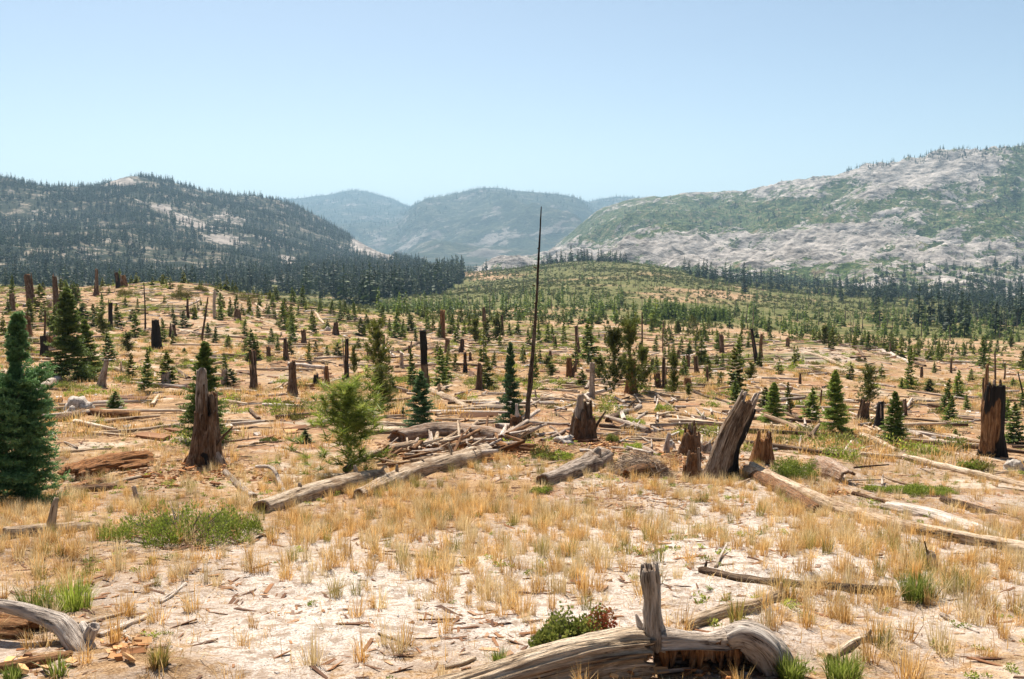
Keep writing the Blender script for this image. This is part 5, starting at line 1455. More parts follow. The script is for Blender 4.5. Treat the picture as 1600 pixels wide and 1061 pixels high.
# the rest of the windfall, strewn at random over the slope: alike trunks share a mesh
kinds = []
for q in range(10):
    V, qd, tr, at = tube([(0, 0, 0), (0.5, 0.012 * math.sin(q * 2.1), 0.004), (1, 0, 0)], [0.026, 0.022, 0.015], n=12, seg=8, seed=200 + q, jag0=1.5, jag1=1.5, rot=.12)
    kinds.append([new_mesh('log', V, qd, tr, M[['wood_tan', 'wood_silver', 'wood_grey', 'wood_tan', 'wood_brown'][q % 5]], at)])
nlog = 0
rr_ = np.random.default_rng(17)
while nlog < 190:
    u = rr_.uniform(-0.57, 0.57)
    Y = math.exp(rr_.uniform(math.log(26), math.log(165)))
    z = float(gh(u * Y, Y))
    gx, gy = project(np.array((u * Y, Y, z)))
    if gx < -10 or gx > 1610: continue
    L = rr_.uniform(1.2, 4.6) * (0.75 + Y / 160)
    a = rr_.normal() * 0.8 + (0.0 if rr_.random() < .6 else 1.5)
    e = np.array((math.cos(a) * L, math.sin(a) * L))
    z1 = float(gh(u * Y + e[0], Y + e[1]))
    o = link('fallen_log', kinds[rr_.integers(0, 10)][0], loc=(u * Y, Y, z + 0.02 * L), rot=(0, -math.atan2(z1 - z, L), a), scale=(L, L, L) if L < 3 else (L, L * .75, L * .75))
    register(o, 'fallen log', 'log', float(gx), float(gy))
    nlog += 1

# ------------------------------------------------------------------ living trees on the meadow
CROWN = {
    'fir_hi': [fir_mesh('fir_crown', 'fir', 300 + q, 22, 9, 9, 6, rn=.25, tw=.022) for q in range(3)],
    'fir_mid': [fir_mesh('fir_crown', 'fir', 310 + q, 16, 8, 6, 0, rn=.25, tw=.024) for q in range(4)],
    'blue_hi': [fir_mesh('fir_crown', 'fir_blue', 320 + q, 21, 9, 9, 6, rn=.25, tw=.022) for q in range(2)],
    'young_mid': [fir_mesh('sapling_crown', 'young', 330 + q, 14, 8, 6, 0, rn=.25, tw=.026, shape=.7) for q in range(4)] + [pine_mesh('sapling_crown', 'young', 335 + q, 60, 5, 14, rn=.27, nl=.075, nw=.007) for q in range(2)],
    'pine_hi': [pine_mesh('pine_crown', 'pine', 340 + q, 60, 5, 26, rn=.42, nl=.095, nw=.0034, shape=.75, bottom=.03) for q in range(2)],
    'pine_mid': [pine_mesh('pine_crown', 'young', 350 + q, 70, 5, 22, rn=.30, nl=.065, nw=.0045, bottom=.05, shape=.55) for q in range(3)],
}
STEM = {'fir_hi': stem_mesh('trunk', .014, seed=1, limbs=14, lr=.2), 'fir_mid': stem_mesh('trunk', .014), 'blue_hi': stem_mesh('trunk', .014, seed=2, limbs=14, lr=.2),
        'young_mid': stem_mesh('trunk', .013), 'pine_hi': stem_mesh('trunk', .016, seed=3, limbs=22, lr=.34), 'pine_mid': stem_mesh('trunk', .013, seed=4, limbs=20, lr=.28)}
BASEW = {'fir_hi': .40, 'fir_mid': .42, 'blue_hi': .40, 'young_mid': .42, 'pine_hi': .52, 'pine_mid': .46}
DESC = {'fir_hi': ('young_fir', 'dark green young fir'), 'fir_mid': ('young_fir', 'dark green young fir'), 'blue_hi': ('young_fir', 'blue-green young fir'),
        'young_mid': ('sapling', 'yellow-green conifer sapling'), 'pine_hi': ('young_pine', 'bushy yellow-green pine'), 'pine_mid': ('young_pine', 'bushy yellow-green pine')}
tr_ = random.Random(8)
def tree(px, py, ytop, w, kind, label=None, crown=None, g=None):
    g = hit(px, py) if g is None else np.asarray(g, float)
    k = g[1] / F
    h = (py - ytop) * k
    ws = w * k / BASEW[kind]
    nm, ds = DESC[kind]
    e = link(nm, None, loc=g, rot=(tr_.gauss(0, .035), tr_.gauss(0, .035), tr_.uniform(0, 6.28)))
    e.empty_display_size = 0.2
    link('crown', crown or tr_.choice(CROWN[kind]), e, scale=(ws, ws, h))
    link('trunk', STEM[kind], e, scale=(h, h, h))
    return register(e, ds, 'tree', px, (py + ytop) / 2, label)

big = fir_mesh('fir_crown', 'fir_blue', 360, 30, 11, 13, 8, rn=.27, tw=.018, bottom=.02, shape=.40, gaps=lambda z: 0.15 if .66 < z < .76 else (0.38 if z >= .76 else 1.0))
tree(14, 790, 488, 104, 'blue_hi', 'large blue-green fir standing at the edge above the pale log', big)
LM.append((20, 690, 'the large blue-green fir'))
tree(112, 596, 452, 66, 'fir_hi', 'large double fir with broad green tiers on the forested side')
tree(138, 590, 500, 46, 'fir_hi', 'lower partner of the large double fir, leaning on it')
LM.append((115, 530, 'the large double fir'))
tree(318, 690, 534, 70, 'fir_hi', 'blue-green fir growing right behind the twin-spired stump')
tree(181, 643, 611, 32, 'fir_mid', 'very small dark cone-shaped fir above the reddish log')
tree(545, 742, 604, 124, 'pine_hi', 'bushy yellow-green pine in front of the dead branches')
LM.append((545, 680, 'the bushy yellow-green pine'))
tree(590, 614, 507, 44, 'pine_mid', 'tall slim pine, dark green, behind a brighter pine')
tree(594, 650, 576, 42, 'pine_mid', 'bright green pine in front of the tall slim pine')
LM.append((592, 590, 'the tall slim pine'))
tree(657, 670, 580, 44, 'blue_hi', 'neat dark blue-green fir beside long fallen poles')
tree(799, 664, 535, 34, 'blue_hi', 'narrow blue-green fir just before the tall bare pole')
tree(958, 624, 516, 38, 'pine_mid', 'first of the two tall pines, on the bare pole side')
tree(985, 620, 505, 36, 'pine_mid', 'taller middle pine growing behind the reddish stump')
tree(1005, 614, 545, 30, 'pine_mid', 'lower pine on the granite side of the reddish stump')
tree(1306, 679, 578, 42, 'fir_hi', 'broad dark fir standing clear on the right slope')
LM.append((1306, 630, 'the broad dark fir'))
tree(1394, 694, 611, 40, 'fir_hi', 'dark fir in front of two broken stumps')
tree(1207, 660, 597, 36, 'fir_hi', 'green fir just beyond the top of the leaning stump')
tree(1354, 633, 573, 32, 'pine_mid', 'yellowish pine rising behind a brown stump')
tree(1420, 608, 541, 18, 'fir_mid', 'tall narrow fir by the straight pale log')
TREES = [(228, 614, 545, 20, 'f'), (262, 600, 550, 30, 'y'), (205, 592, 552, 16, 'y'), (160, 527, 490, 22, 'y'), (170, 564, 520, 26, 'f'), (200, 554, 520, 22, 'y'), (207, 501, 483, 15, 'f'), (185, 512, 475, 18, 'f'),
         (160, 489, 458, 11, 'f'), (215, 489, 467, 7, 'y'), (195, 480, 465, 9, 'y'), (18, 482, 430, 13, 'f'), (65, 487, 445, 24, 'y'), (103, 464, 438, 17, 'f'), (121, 469, 444, 15, 'f'), (40, 552, 523, 24, 'y'), (46, 499, 481, 17, 'y'),
         (79, 520, 494, 15, 'y'), (132, 499, 473, 30, 'f'), (256, 533, 497, 13, 'f'), (288, 512, 486, 18, 'f'), (274, 507, 491, 13, 'f'), (336, 535, 511, 12, 'f'), (326, 522, 504, 13, 'f'), (357, 545, 523, 15, 'f'), (288, 551, 543, 9, 'f'),
         (343, 475, 457, 14, 'f'), (383, 525, 499, 13, 'f'), (383, 551, 528, 12, 'y'), (396, 562, 515, 26, 'f'), (361, 604, 576, 26, 'y'), (352, 586, 552, 15, 'f'), (235, 554, 540, 9, 'f'), (256, 442, 429, 18, 'y'), (364, 460, 438, 8, 'f'),
         (404, 496, 475, 10, 'f'), (420, 496, 477, 10, 'f'), (443, 514, 470, 17, 'f'), (457, 533, 499, 15, 'f'), (424, 538, 512, 14, 'f'), (488, 516, 483, 10, 'f'), (466, 493, 477, 7, 'f'), (402, 562, 531, 11, 'f'), (434, 551, 525, 11, 'f'),
         (455, 554, 532, 12, 'y'), (482, 567, 533, 10, 'y'), (494, 554, 533, 10, 'y'), (511, 555, 539, 9, 'f'), (527, 560, 536, 19, 'y'), (552, 588, 541, 13, 'y'), (458, 477, 449, 13, 'f'), (472, 479, 446, 15, 'f'), (432, 472, 449, 11, 'f'),
         (426, 480, 462, 10, 'f'), (500, 488, 468, 9, 'f'), (519, 493, 468, 11, 'f'), (540, 493, 471, 10, 'f'), (545, 501, 483, 12, 'f'), (553, 499, 471, 11, 'f'), (532, 504, 481, 14, 'f'), (564, 524, 497, 19, 'y'), (573, 514, 491, 15, 'f'),
         (512, 514, 499, 11, 'f'), (598, 509, 478, 15, 'f'), (619, 528, 499, 21, 'f'), (630, 530, 499, 13, 'f'), (641, 520, 489, 21, 'f'), (668, 517, 481, 12, 'f'), (677, 520, 489, 11, 'f'), (686, 530, 507, 10, 'f'), (706, 522, 491, 17, 'f'),
         (714, 535, 512, 15, 'f'), (725, 525, 499, 10, 'f'), (734, 522, 489, 11, 'f'), (743, 522, 499, 11, 'f'), (775, 524, 502, 10, 'f'), (796, 524, 504, 10, 'f'), (630, 652, 635, 10, 'f'), (546, 630, 605, 12, 'f'), (645, 607, 544, 20, 'f'),
         (689, 609, 541, 26, 'f'), (698, 594, 555, 18, 'f'), (711, 580, 552, 14, 'y'), (761, 607, 562, 28, 'y'), (772, 571, 549, 9, 'f'), (836, 594, 552, 15, 'f'), (855, 577, 557, 20, 'y'), (862, 590, 570, 20, 'y'), (920, 568, 544, 11, 'f'),
         (937, 596, 557, 24, 'y'), (908, 602, 578, 20, 'y'), (816, 562, 544, 7, 'f'), (826, 541, 512, 10, 'f'), (842, 535, 497, 9, 'f'), (855, 535, 504, 12, 'f'), (863, 533, 507, 9, 'f'), (882, 538, 502, 11, 'f'), (808, 525, 504, 16, 'f'),
         (1024, 549, 523, 11, 'f'), (1039, 556, 541, 7, 'f'), (1045, 556, 539, 7, 'f'), (1053, 554, 537, 8, 'f'), (1064, 554, 528, 13, 'f'), (1076, 554, 536, 15, 'f'), (1101, 563, 544, 11, 'f'), (1127, 578, 552, 10, 'f'), (1069, 588, 555, 14, 'f'),
         (1053, 622, 555, 19, 'y'), (1107, 591, 568, 13, 'y'), (1025, 586, 555, 13, 'f'), (1151, 617, 544, 32, 'y'), (1172, 596, 568, 20, 'y'), (1148, 633, 592, 22, 'f'), (1196, 640, 605, 22, 'y'), (1156, 549, 507, 9, 'y'), (1233, 644, 597, 15, 'y'),
         (1267, 657, 605, 30, 'f'), (1452, 612, 592, 21, 'y'), (1477, 646, 592, 21, 'f'), (1485, 659, 618, 22, 'f'), (1497, 622, 578, 19, 'f'), (1493, 686, 670, 13, 'f'), (1587, 694, 628, 34, 'f'), (1572, 657, 623, 20, 'f'), (1288, 543, 510, 15, 'y'),
         (1300, 545, 512, 14, 'y'), (1408, 607, 590, 9, 'f'), (1460, 583, 565, 9, 'f'), (1456, 556, 541, 10, 'f'), (1517, 596, 576, 13, 'f'), (1583, 607, 590, 11, 'f'), (478, 692, 672, 26, 'y'), (612, 612, 585, 20, 'y'), (1330, 690, 670, 12, 'y'),
         (1075, 620, 600, 12, 'y'), (1125, 605, 580, 10, 'y'), (1510, 640, 615, 12, 'f'), (1540, 600, 578, 11, 'f'), (1596, 640, 610, 14, 'f'), (610, 525, 505, 9, 'f'), (650, 535, 515, 9, 'f'), (585, 530, 508, 10, 'f'), (560, 545, 528, 9, 'y')]
for px, py, yt, w, kd in TREES:
    tree(px, py, yt, w * 1.05, 'fir_mid' if kd == 'f' else 'young_mid')
# the smaller ones between them, down to the edge of the meadow
nt_ = 0
rs_ = np.random.default_rng(23)
while nt_ < 90:
    u = rs_.uniform(-0.56, 0.57)
    Y = rs_.uniform(70, 230)
    z = float(gh(u * Y, Y))
    gx, gy = [float(v) for v in project(np.array((u * Y, Y, z)))]
    if not (-5 < gx < 1605) or (gx < 480 and Y > 175): continue
    if fbm(np.array(u * Y / 14), np.array(Y / 14), 2, 91) < rs_.uniform(-.25, .25): continue
    h = rs_.uniform(0.7, 3.1)
    hp = h * F / Y
    if hp < 9: continue
    tree(gx, gy, gy - hp, hp * rs_.uniform(.38, .55), 'fir_mid' if rs_.random() < .6 else 'young_mid', None, None, (u * Y, Y, z))
    nt_ += 1

p = sample(5200, -0.57, 0.6, 55, 250, TG)
p = p[rng.random(len(p)) < np.clip(.02 + 1.5 * fbm(p[:, 0] / 16, p[:, 1] / 16, 3, 92), 0, .8)]
p = p[~((p[:, 0] / p[:, 1] < -0.2) & (p[:, 1] > 170))]
forest('meadow_saplings', p, .6, 2.6, 'many small conifers scattered far out on the meadow', w=(.9, 1.6), seedbase=190, rn=(.2, .24, .27), mat='young', lw=.06, n=110)
def stand(name, x0, x1, y, n, label, Y0=None):
    pts = []
    for q in range(n):
        g = hit(x0 + (x1 - x0) * rs_.random(), y + rs_.uniform(-2.5, 2.5))
        pts.append(g)
    forest(name, np.array(pts), 0.0162 * pts[0][1] * .85, 0.0162 * pts[0][1] * 1.15, label, w=(.85, 1.2), seedbase=180, rn=(.22, .26, .28), mat='fir', lw=.07, n=110)
stand('conifer_thicket', 1006, 1072, 497, 70, 'dense dark green thicket of young conifers, the one on the bare pole side')
stand('conifer_thicket', 1080, 1139, 500, 70, 'dense dark green thicket of young conifers, the one on the granite side')

# ------------------------------------------------------------------ shrubs
def shrub(px, py, w, hpx, n, mat, label, leaf=0.03, seed=0, depth=1.0, clumps=26, twigs=60, mats2=None, name='shrub', lw=.36, cr=.24, up=.5):
    g = hit(px, py)
    k = g[1] / F
    if leaf >= .05:
        leaf, n = leaf * .55, int(n * 2.2)
    rx, rz, ry = w * k / 2, hpx * k, w * k / 2 * depth
    rng2 = np.random.default_rng(seed + int(px))
    e = link(name, None, loc=g)
    # clumps spread over the ground, each a dome of leaves
    a = rng2.uniform(0, 6.28, clumps)
    r = np.sqrt(rng2.random(clumps)) * 0.85
    cx, cy = r * np.cos(a), r * np.sin(a)
    ch = (1 - 0.5 * r ** 2) * rng2.uniform(.35, 1.05, clumps)
    ci = rng2.integers(0, clumps, n)
    d = rng2.normal(size=(n, 3)); d /= np.linalg.norm(d, axis=1)[:, None]
    d[:, 2] = np.abs(d[:, 2])
    rad = (0.30 + 0.7 * rng2.random(n) ** .5)
    x = cx[ci] * rx + d[:, 0] * rad * cr * rx
    y = cy[ci] * ry + d[:, 1] * rad * cr * ry
    zg = gh(g[0] + x, g[1] + y) - g[2]
    z = zg + ch[ci] * rz * (0.15 + 0.85 * d[:, 2] * rad)
    p_ = np.stack([x, y, z], -1)
    dd = d + np.array((0, 0, up)) + rng2.normal(size=(n, 3)) * .6
    L = leaf * rng2.uniform(.6, 1.25, n)
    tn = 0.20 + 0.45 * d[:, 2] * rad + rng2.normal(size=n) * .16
    parts = [(mat, np.ones(n, bool))]
    if mats2:
        red = mats2[1](x / rx, y / ry, rng2)
        parts = [(mat, ~red), (mats2[0], red)]
    for mm, sel in parts:
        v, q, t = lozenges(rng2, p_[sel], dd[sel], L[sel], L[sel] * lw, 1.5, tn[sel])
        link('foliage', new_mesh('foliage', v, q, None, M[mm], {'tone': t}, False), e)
    # stems
    ts = rng2.integers(0, clumps, twigs)
    b = np.stack([cx[ts] * rx * .35, cy[ts] * ry * .35, 0 * ts], -1)
    b[:, 2] = gh(g[0] + b[:, 0], g[1] + b[:, 1]) - g[2]
    tip = np.stack([cx[ts] * rx + rng2.normal(size=twigs) * rx * .12, cy[ts] * ry + rng2.normal(size=twigs) * ry * .12, ch[ts] * rz * .85 + zg.mean()], -1)
    v, q, t = lozenges(rng2, b, tip - b, np.linalg.norm(tip - b, axis=1), np.full(twigs, .004 + .0015 * rx), 1.5, np.full(twigs, .5))
    link('stems', new_mesh('stems', v, q, None, M['twig'], {'tone': t}, False), e)
    return register(e, 'green shrub', 'shrub', px, py - hpx / 2, label)

shrub(285, 842, 285, 62, 4200, 'shrub', 'sprawling bright green shrub before the thick pale log', .075, 1, .9, 70, 160, lw=.17, cr=.10, up=1.0)
LM.append((290, 810, 'the bright green shrub'))
shrub(905, 1016, 176, 84, 6500, 'shrub_dark', 'round leathery-leaved bush with a reddening side behind the great log', .024, 2, .8, 34, 220, ('shrub_red', lambda x, y, r_: (x + r_.normal(size=len(x)) * .18) > .30), lw=.55)
shrub(1248, 750, 96, 50, 4200, 'shrub', 'green feathery bush between the leaning stump and hollow log end', .05, 3, .9, 26)
shrub(1425, 772, 160, 18, 4600, 'shrub', 'long low green bush stretched along the slope', .05, 4, .5, 36)
shrub(110, 609, 62, 14, 1800, 'shrub_dark', 'low olive bush in front of the large double fir', .07, 5, .6)
shrub(285, 467, 40, 22, 1500, 'shrub_mat', 'olive cushion bush on the crest of the sandy knoll', .18, 6, .7)
shrub(200, 462, 36, 14, 1200, 'shrub_mat', 'smaller olive cushion bush left of the knoll crest', .18, 7, .7)
shrub(316, 455, 26, 10, 900, 'shrub_mat', 'small olive cushion just beyond the knoll crest', .18, 8, .7)
shrub(388, 472, 44, 18, 1200, 'shrub_mat', 'olive bush on the far shoulder of the knoll', .18, 9, .7)
shrub(1038, 645, 34, 20, 1100, 'shrub', 'bright small bush before the thin sapling', .07, 10)
shrub(985, 660, 46, 10, 1000, 'shrub', 'low green patch among pale branches', .06, 11)
shrub(1070, 682, 44, 12, 1000, 'shrub', 'low green bush behind the cluster of broken stumps', .06, 12)
shrub(958, 690, 24, 16, 800, 'shrub_dark', 'small dark bush between split stump and twig pile', .05, 13)
shrub(990, 702, 34, 12, 800, 'shrub', 'small green bush next to the twig pile', .05, 14)
shrub(1240, 672, 34, 14, 900, 'shrub', 'bright little bush in front of the broad dark fir', .06, 15)
shrub(1220, 690, 40, 10, 900, 'shrub_dark', 'low bush behind the reddish rotten stump', .06, 16)
shrub(1335, 694, 36, 12, 900, 'shrub_dark', 'low bush between the broad dark fir and a brown log', .06, 17)
shrub(1460, 710, 60, 10, 1100, 'shrub_dark', 'low scrub on the grass before the burnt trunk', .06, 18)
shrub(1515, 732, 52, 18, 1400, 'shrub', 'green scrub in front of the burnt trunk', .06, 19)
shrub(500, 770, 70, 14, 1500, 'shrub', 'low green growth at the foot of the bushy pine', .04, 20)
shrub(420, 690, 30, 8, 500, 'shrub_dark', 'little green plants on bare soil beside the bushy pine', .05, 21)
shrub(870, 715, 80, 10, 1500, 'shrub', 'strip of fresh green plants behind the short hollow log', .04, 22, .6)
shrub(845, 770, 40, 12, 900, 'shrub', 'low green clump at the near end of the short hollow log', .035, 23)
shrub(710, 697, 40, 9, 500, 'shrub', 'green leaves peeping out behind the broken branches', .04, 24)
shrub(1345, 565, 20, 7, 400, 'shrub_mat', 'small green bush on the small knoll', .12, 25)
# grey twig pile
def twig_pile(px, py, w, hpx, n, label, seed, mat='twig', name='twig_pile'):
    g = hit(px, py)
    k = g[1] / F
    rng2 = np.random.default_rng(seed)
    a = rng2.uniform(0, 6.28, n)
    r = np.sqrt(rng2.random(n))
    x, y = r * np.cos(a) * w * k / 2, r * np.sin(a) * w * k / 2 * .8
    z = gh(g[0] + x, g[1] + y) - g[2] + hpx * k * (1 - r ** 2) * rng2.random(n)
    b = rng2.uniform(0, 6.28, n)
    d = np.stack([np.cos(b), np.sin(b), rng2.normal(size=n) * .35], -1)
    L = w * k * rng2.uniform(.08, .32, n)
    v, q, t = lozenges(rng2, np.stack([x, y, z], -1) - d * L[:, None] * .5, d, L, .0055 * rng2.uniform(.5, 1.4, n), 1.5, rng2.uniform(.1, 1, n))
    o = link(name, new_mesh(name, v, q, None, M[mat], {'tone': t}, False), loc=g)
    tag(o, None, None, None, 'thing')
    return register(o, 'twig pile', 'twigs', px, py, label)
twig_pile(1000, 735, 110, 32, 1500, 'grey heap of fine dead twigs beside the jagged stump', 3)
twig_pile(900, 1018, 150, 26, 700, 'dry tangle of twigs under the leathery-leaved bush', 4)
# broken branches heaped between the two trunks
hb = random.Random(31)
for q in range(95):
    x, y = hb.uniform(585, 810), 0
    y = np.interp(x, [600, 800], [728, 694]) + hb.uniform(-18, 12)
    a = hb.uniform(-.75, .75) + (0.0 if hb.random() < .7 else 1.2)
    ln = hb.uniform(18, 64)
    z0, z1 = hb.uniform(0, 12), hb.uniform(2, 24)
    log([(x, y, z0), (x + ln * math.cos(a), y - ln * .35 * math.sin(a) - 2, z1)], [hb.choice([4, 5, 6, 8, 13]), hb.uniform(2, 6)], hb.choice(['wood_tan', 'wood_tan', 'wood_silver', 'wood_grey', 'wood_rotten', 'wood_rotten']),
        name='broken_branch', desc='broken branch', cat='branch', conform=False, n=10, seg=8, rot=.2)
    THINGS[-1]['group'] = 'broken branches heaped behind the knotted log'
for q in range(95):
    x, y = hb.choice([hb.uniform(935, 1150), hb.uniform(830, 1150), hb.uniform(1180, 1420)]), hb.uniform(630, 712)
    a = hb.uniform(0, 3.1)
    ln = hb.uniform(14, 46)
    log([(x, y, hb.uniform(0, 3)), (x + ln * math.cos(a), y - ln * .35 * math.sin(a), hb.uniform(0, 7))], [hb.uniform(3, 6), hb.uniform(1.5, 4)], hb.choice(['wood_tan', 'wood_silver', 'wood_silver', 'wood_grey']),
        name='broken_branch', desc='bleached branch', cat='branch', conform=False, n=8, seg=7, rot=.05)
    THINGS[-1]['group'] = 'pale branches strewn behind the stumps'

# ------------------------------------------------------------------ boulders
def rock_material():
    m, nt = mat_new('granite_boulder')
    w = N(nt)
    pos = w.n('TexCoord').outputs['Object']
    col = w.ramp(w.noise(pos, 14, 5, .7), [(.36, (.16, .13, .105)), (.48, (.42, .36, .305)), (.62, (.62, .54, .47))])
    w.out(col, .95, w.bump(w.noise(pos, 22, 4, .6), .6, .02), .1)
    return m
M['rock'] = rock_material()
def boulder(px, py, w, h, label, seed):
    g = hit(px, py)
    k = g[1] / F
    n, m_ = 16, 26
    ph = np.linspace(0.02, math.pi - .02, n)[:, None]
    th = np.linspace(0, 2 * math.pi, m_, endpoint=False)[None, :]
    x, y, z = np.sin(ph) * np.cos(th), np.sin(ph) * np.sin(th), np.cos(ph) + 0 * th
    r = 1 + .42 * noise3(x * 1.6 + seed, y * 1.4, z * 1.4, 3) + .22 * noise3(x * 3.5 + seed, y * 3.5, z * 3.5, 4)
    V = np.stack([x * r * w * k / 2, y * r * w * k / 2 * .9, z * r * h * k * .75 + h * k * .25], -1).reshape(-1, 3)
    o = link('boulder', new_mesh('boulder', V, grid_quads(n, m_, True), None, M['rock'], None, True), loc=g)
    return register(o, 'pale boulder', 'boulder', px, py, label)
boulder(124, 645, 52, 26, 'pale rugged boulder behind the reddish log on the forested side', 3)
boulder(112, 650, 26, 14, 'lower flat piece of the pale boulder beside a dark log', 9)
boulder(512, 517, 10, 6, 'small white boulder on the knoll slope among saplings', 5)
boulder(1048, 702, 16, 14, 'white rock between pale splinter and brown split stump', 6)
boulder(1585, 735, 34, 18, 'pale rough rock at the foot of the burnt trunk', 7)
boulder(880, 692, 34, 12, 'pale rock lying against the split stump', 8)
boulder(587, 874, 12, 9, 'small white stone among golden tufts', 11)

# ------------------------------------------------------------------ green tufts
def green_tuft(px, py, w, hpx, n, label, mat='grass_green', seed=1):
    g = hit(px, py)
    k = g[1] / F
    o = tuft('grass_tuft', seed, n, mat, h=hpx * k * 1.1, spread=w * k * .32, lean=.35, bw=.0032)
    COL.objects.link(o)
    o.location = g
    tag(o, None, None, None, 'thing')
    return register(o, 'green tuft', 'grass', px, py - hpx / 2, label)
green_tuft(55, 955, 70, 52, 260, 'bright green grass tuft behind the silvered root, edge side', seed=401)
green_tuft(115, 955, 80, 60, 340, 'bright green grass tuft behind the silvered root, tall one', seed=402)
green_tuft(1432, 938, 70, 54, 420, 'bright green grass tuft above the pale knotty stump path', seed=403)
green_tuft(1318, 1062, 80, 48, 380, 'bright green tuft beside the crooked pale branch', seed=404)
green_tuft(1236, 1062, 60, 46, 300, 'green grass tuft at the root end of the great log', seed=405)
green_tuft(780, 1036, 26, 28, 110, 'small green tuft above the great log, beside the bush', seed=406)
green_tuft(20, 1060, 40, 26, 120, 'green blades growing before the dark rotten log', seed=407)
green_tuft(90, 1056, 40, 40, 80, 'thin green blades under the fork of the silvered root', seed=408)
green_tuft(1500, 925, 60, 40, 200, 'olive green tuft at the foot of tall golden grass', 'grass_olive', seed=409)
green_tuft(250, 1040, 40, 40, 160, 'olive tuft at the base of the tall golden grass by the sticks', 'grass_olive', seed=410)

# ------------------------------------------------------------------ dry grass, herbs, chips, stones: what nobody could count
def meadow(n, y0, y1, dens):
    u = rng.uniform(-0.62, 0.62, n)
    y = np.sqrt(rng.uniform(y0 ** 2, y1 ** 2, n))
    x = u * y
    z = gh(x, y)
    p_ = np.stack([x, y, z], -1)
    return p_[rng.random(n) < dens(p_)]
TUFT_ZONES = [(620, 790, 210, 45, 1.0), (720, 850, 180, 50, .75), (480, 850, 70, 60, .5), (870, 850, 80, 40, .5), (80, 800, 110, 30, 1.0), (60, 870, 140, 40, .6), (300, 900, 70, 60, .5), (250, 990, 30, 60, 1.0), (1500, 920, 110, 55, .6),
              (1300, 850, 120, 30, .5), (1400, 860, 100, 25, .5), (1560, 880, 80, 40, .5), (1250, 940, 80, 40, .5), (1100, 770, 60, 20, .7), (1230, 790, 60, 20, .8), (820, 930, 90, 40, .4), (700, 900, 140, 40, .5), (1400, 990, 120, 50, .35), (1550, 1010, 80, 60, .35), (1030, 830, 90, 30, .35), (530, 920, 30, 25, .6), (1250, 860, 60, 40, .6), (640, 1000, 30, 20, .3)]
def tuft_density(p_):
    px_, py_ = project(p_)
    return np.clip((0.10 + .85 * blobs(px_, py_, TUFT_ZONES)) * (0.35 + 1.1 * sstep(fbm(p_[:, 0] * .9, p_[:, 1] * .9, 3, 81), -.35, .3)), 0, 1)
p = meadow(10500, 4.0, 22, tuft_density)
vs = [tuft('k', 500 + q, 52, ['grass_dry', 'grass_dry', 'grass_dry', 'grass_pale', 'grass_olive', 'grass_dry'][q], h=.28, spread=.06, lean=[.3, .45, .6, .4, .35, .7][q], bw=.0024) for q in range(6)]
scatter('dry_grass', p, rng.uniform(0, 6.28, len(p)), rng.uniform(.45, 1.15, len(p)), rng.choice(6, len(p), p=[.18, .18, .14, .30, .08, .12]), vs, 'golden dry grass tufts on the sandy ground', 'grass')
p = meadow(12000, 4.0, 24, lambda q: np.clip(.25 + .5 * tuft_density(q), 0, 1))
vs = [tuft('k', 520 + q, 9, ['grass_dry', 'grass_pale', 'grass_dry'][q], h=.16, spread=.09, lean=.7, bw=.0022) for q in range(3)]
scatter('sparse_dry_grass', p, rng.uniform(0, 6.28, len(p)), rng.uniform(.5, 1.2, len(p)), rng.integers(0, 3, len(p)), vs, 'thin single stems of dry grass between the tufts', 'grass')
p = meadow(22000, 22, 80, lambda q: np.clip(.15 + 1.2 * fbm(q[:, 0] / 5, q[:, 1] / 5, 3, 82), .04, 1))
vs = [tuft('k', 530 + q, 26, ['grass_dry', 'grass_pale', 'grass_olive', 'grass_dry'][q], h=.30, spread=.22, lean=.4, bw=.007) for q in range(4)]
scatter('meadow_grass', p, rng.uniform(0, 6.28, len(p)), rng.uniform(.6, 1.3, len(p)), rng.choice(4, len(p), p=[.45, .2, .12, .23]), vs, 'dry grass covering the slope among the fallen trunks', 'grass')
p = meadow(5200, 4.0, 26, lambda q: np.clip(.10 + .6 * fbm(q[:, 0] * .5, q[:, 1] * .5, 2, 83), .02, 1))
vs = [leaf_ball('k', 540 + q, 90, ['shrub', 'shrub_dark', 'shrub'][q], .22, .45, .26, 5) for q in range(3)]
scatter('low_herbs', p, rng.uniform(0, 6.28, len(p)), rng.uniform(.05, .14, len(p)), rng.integers(0, 3, len(p)), vs, 'small green herbs dotted over the sand', 'herbs')
p = meadow(26000, 22, 200, lambda q: np.clip(.15 + .7 * fbm(q[:, 0] / 7, q[:, 1] / 7, 3, 84), .03, 1))
vs = [leaf_ball('k', 550 + q, 300, ['shrub_dark', 'shrub_mat', 'shrub'][q], .11, .6, .30, 7) for q in range(3)]
scatter('low_scrub', p, rng.uniform(0, 6.28, len(p)), rng.uniform(.2, .8, len(p)), rng.integers(0, 3, len(p)), vs, 'low green scrub spread among the fallen trunks', 'scrub')

def chip(name, seed, mat, flat=.25, long=2.2):
    r2 = np.random.default_rng(seed)
    V = np.array([(x, y, z) for x in (-1, 1) for y in (-1, 1) for z in (-1, 1)], float) * np.array((long, 1, flat)) * .5
    V *= r2.uniform(.55, 1.3, V.shape)
    q = [(0, 1, 3, 2), (4, 6, 7, 5), (0, 4, 5, 1), (2, 3, 7, 6), (0, 2, 6, 4), (1, 5, 7, 3)]
    return bpy.data.objects.new(name, new_mesh(name, V, q, None, M[mat], {'tone': np.full(8, r2.uniform(.1, .9))}, False))
CHIP_ZONES = [(720, 990, 160, 50, .6), (200, 880, 160, 50, .6), (1000, 770, 120, 25, .7), (900, 800, 160, 30, .3), (330, 735, 60, 14, 1.0), (750, 715, 110, 14, .9), (190, 1010, 60, 40, 1.0), (1100, 1050, 150, 20, 1.0), (1400, 1010, 140, 50, .3), (960, 700, 120, 30, .5)]
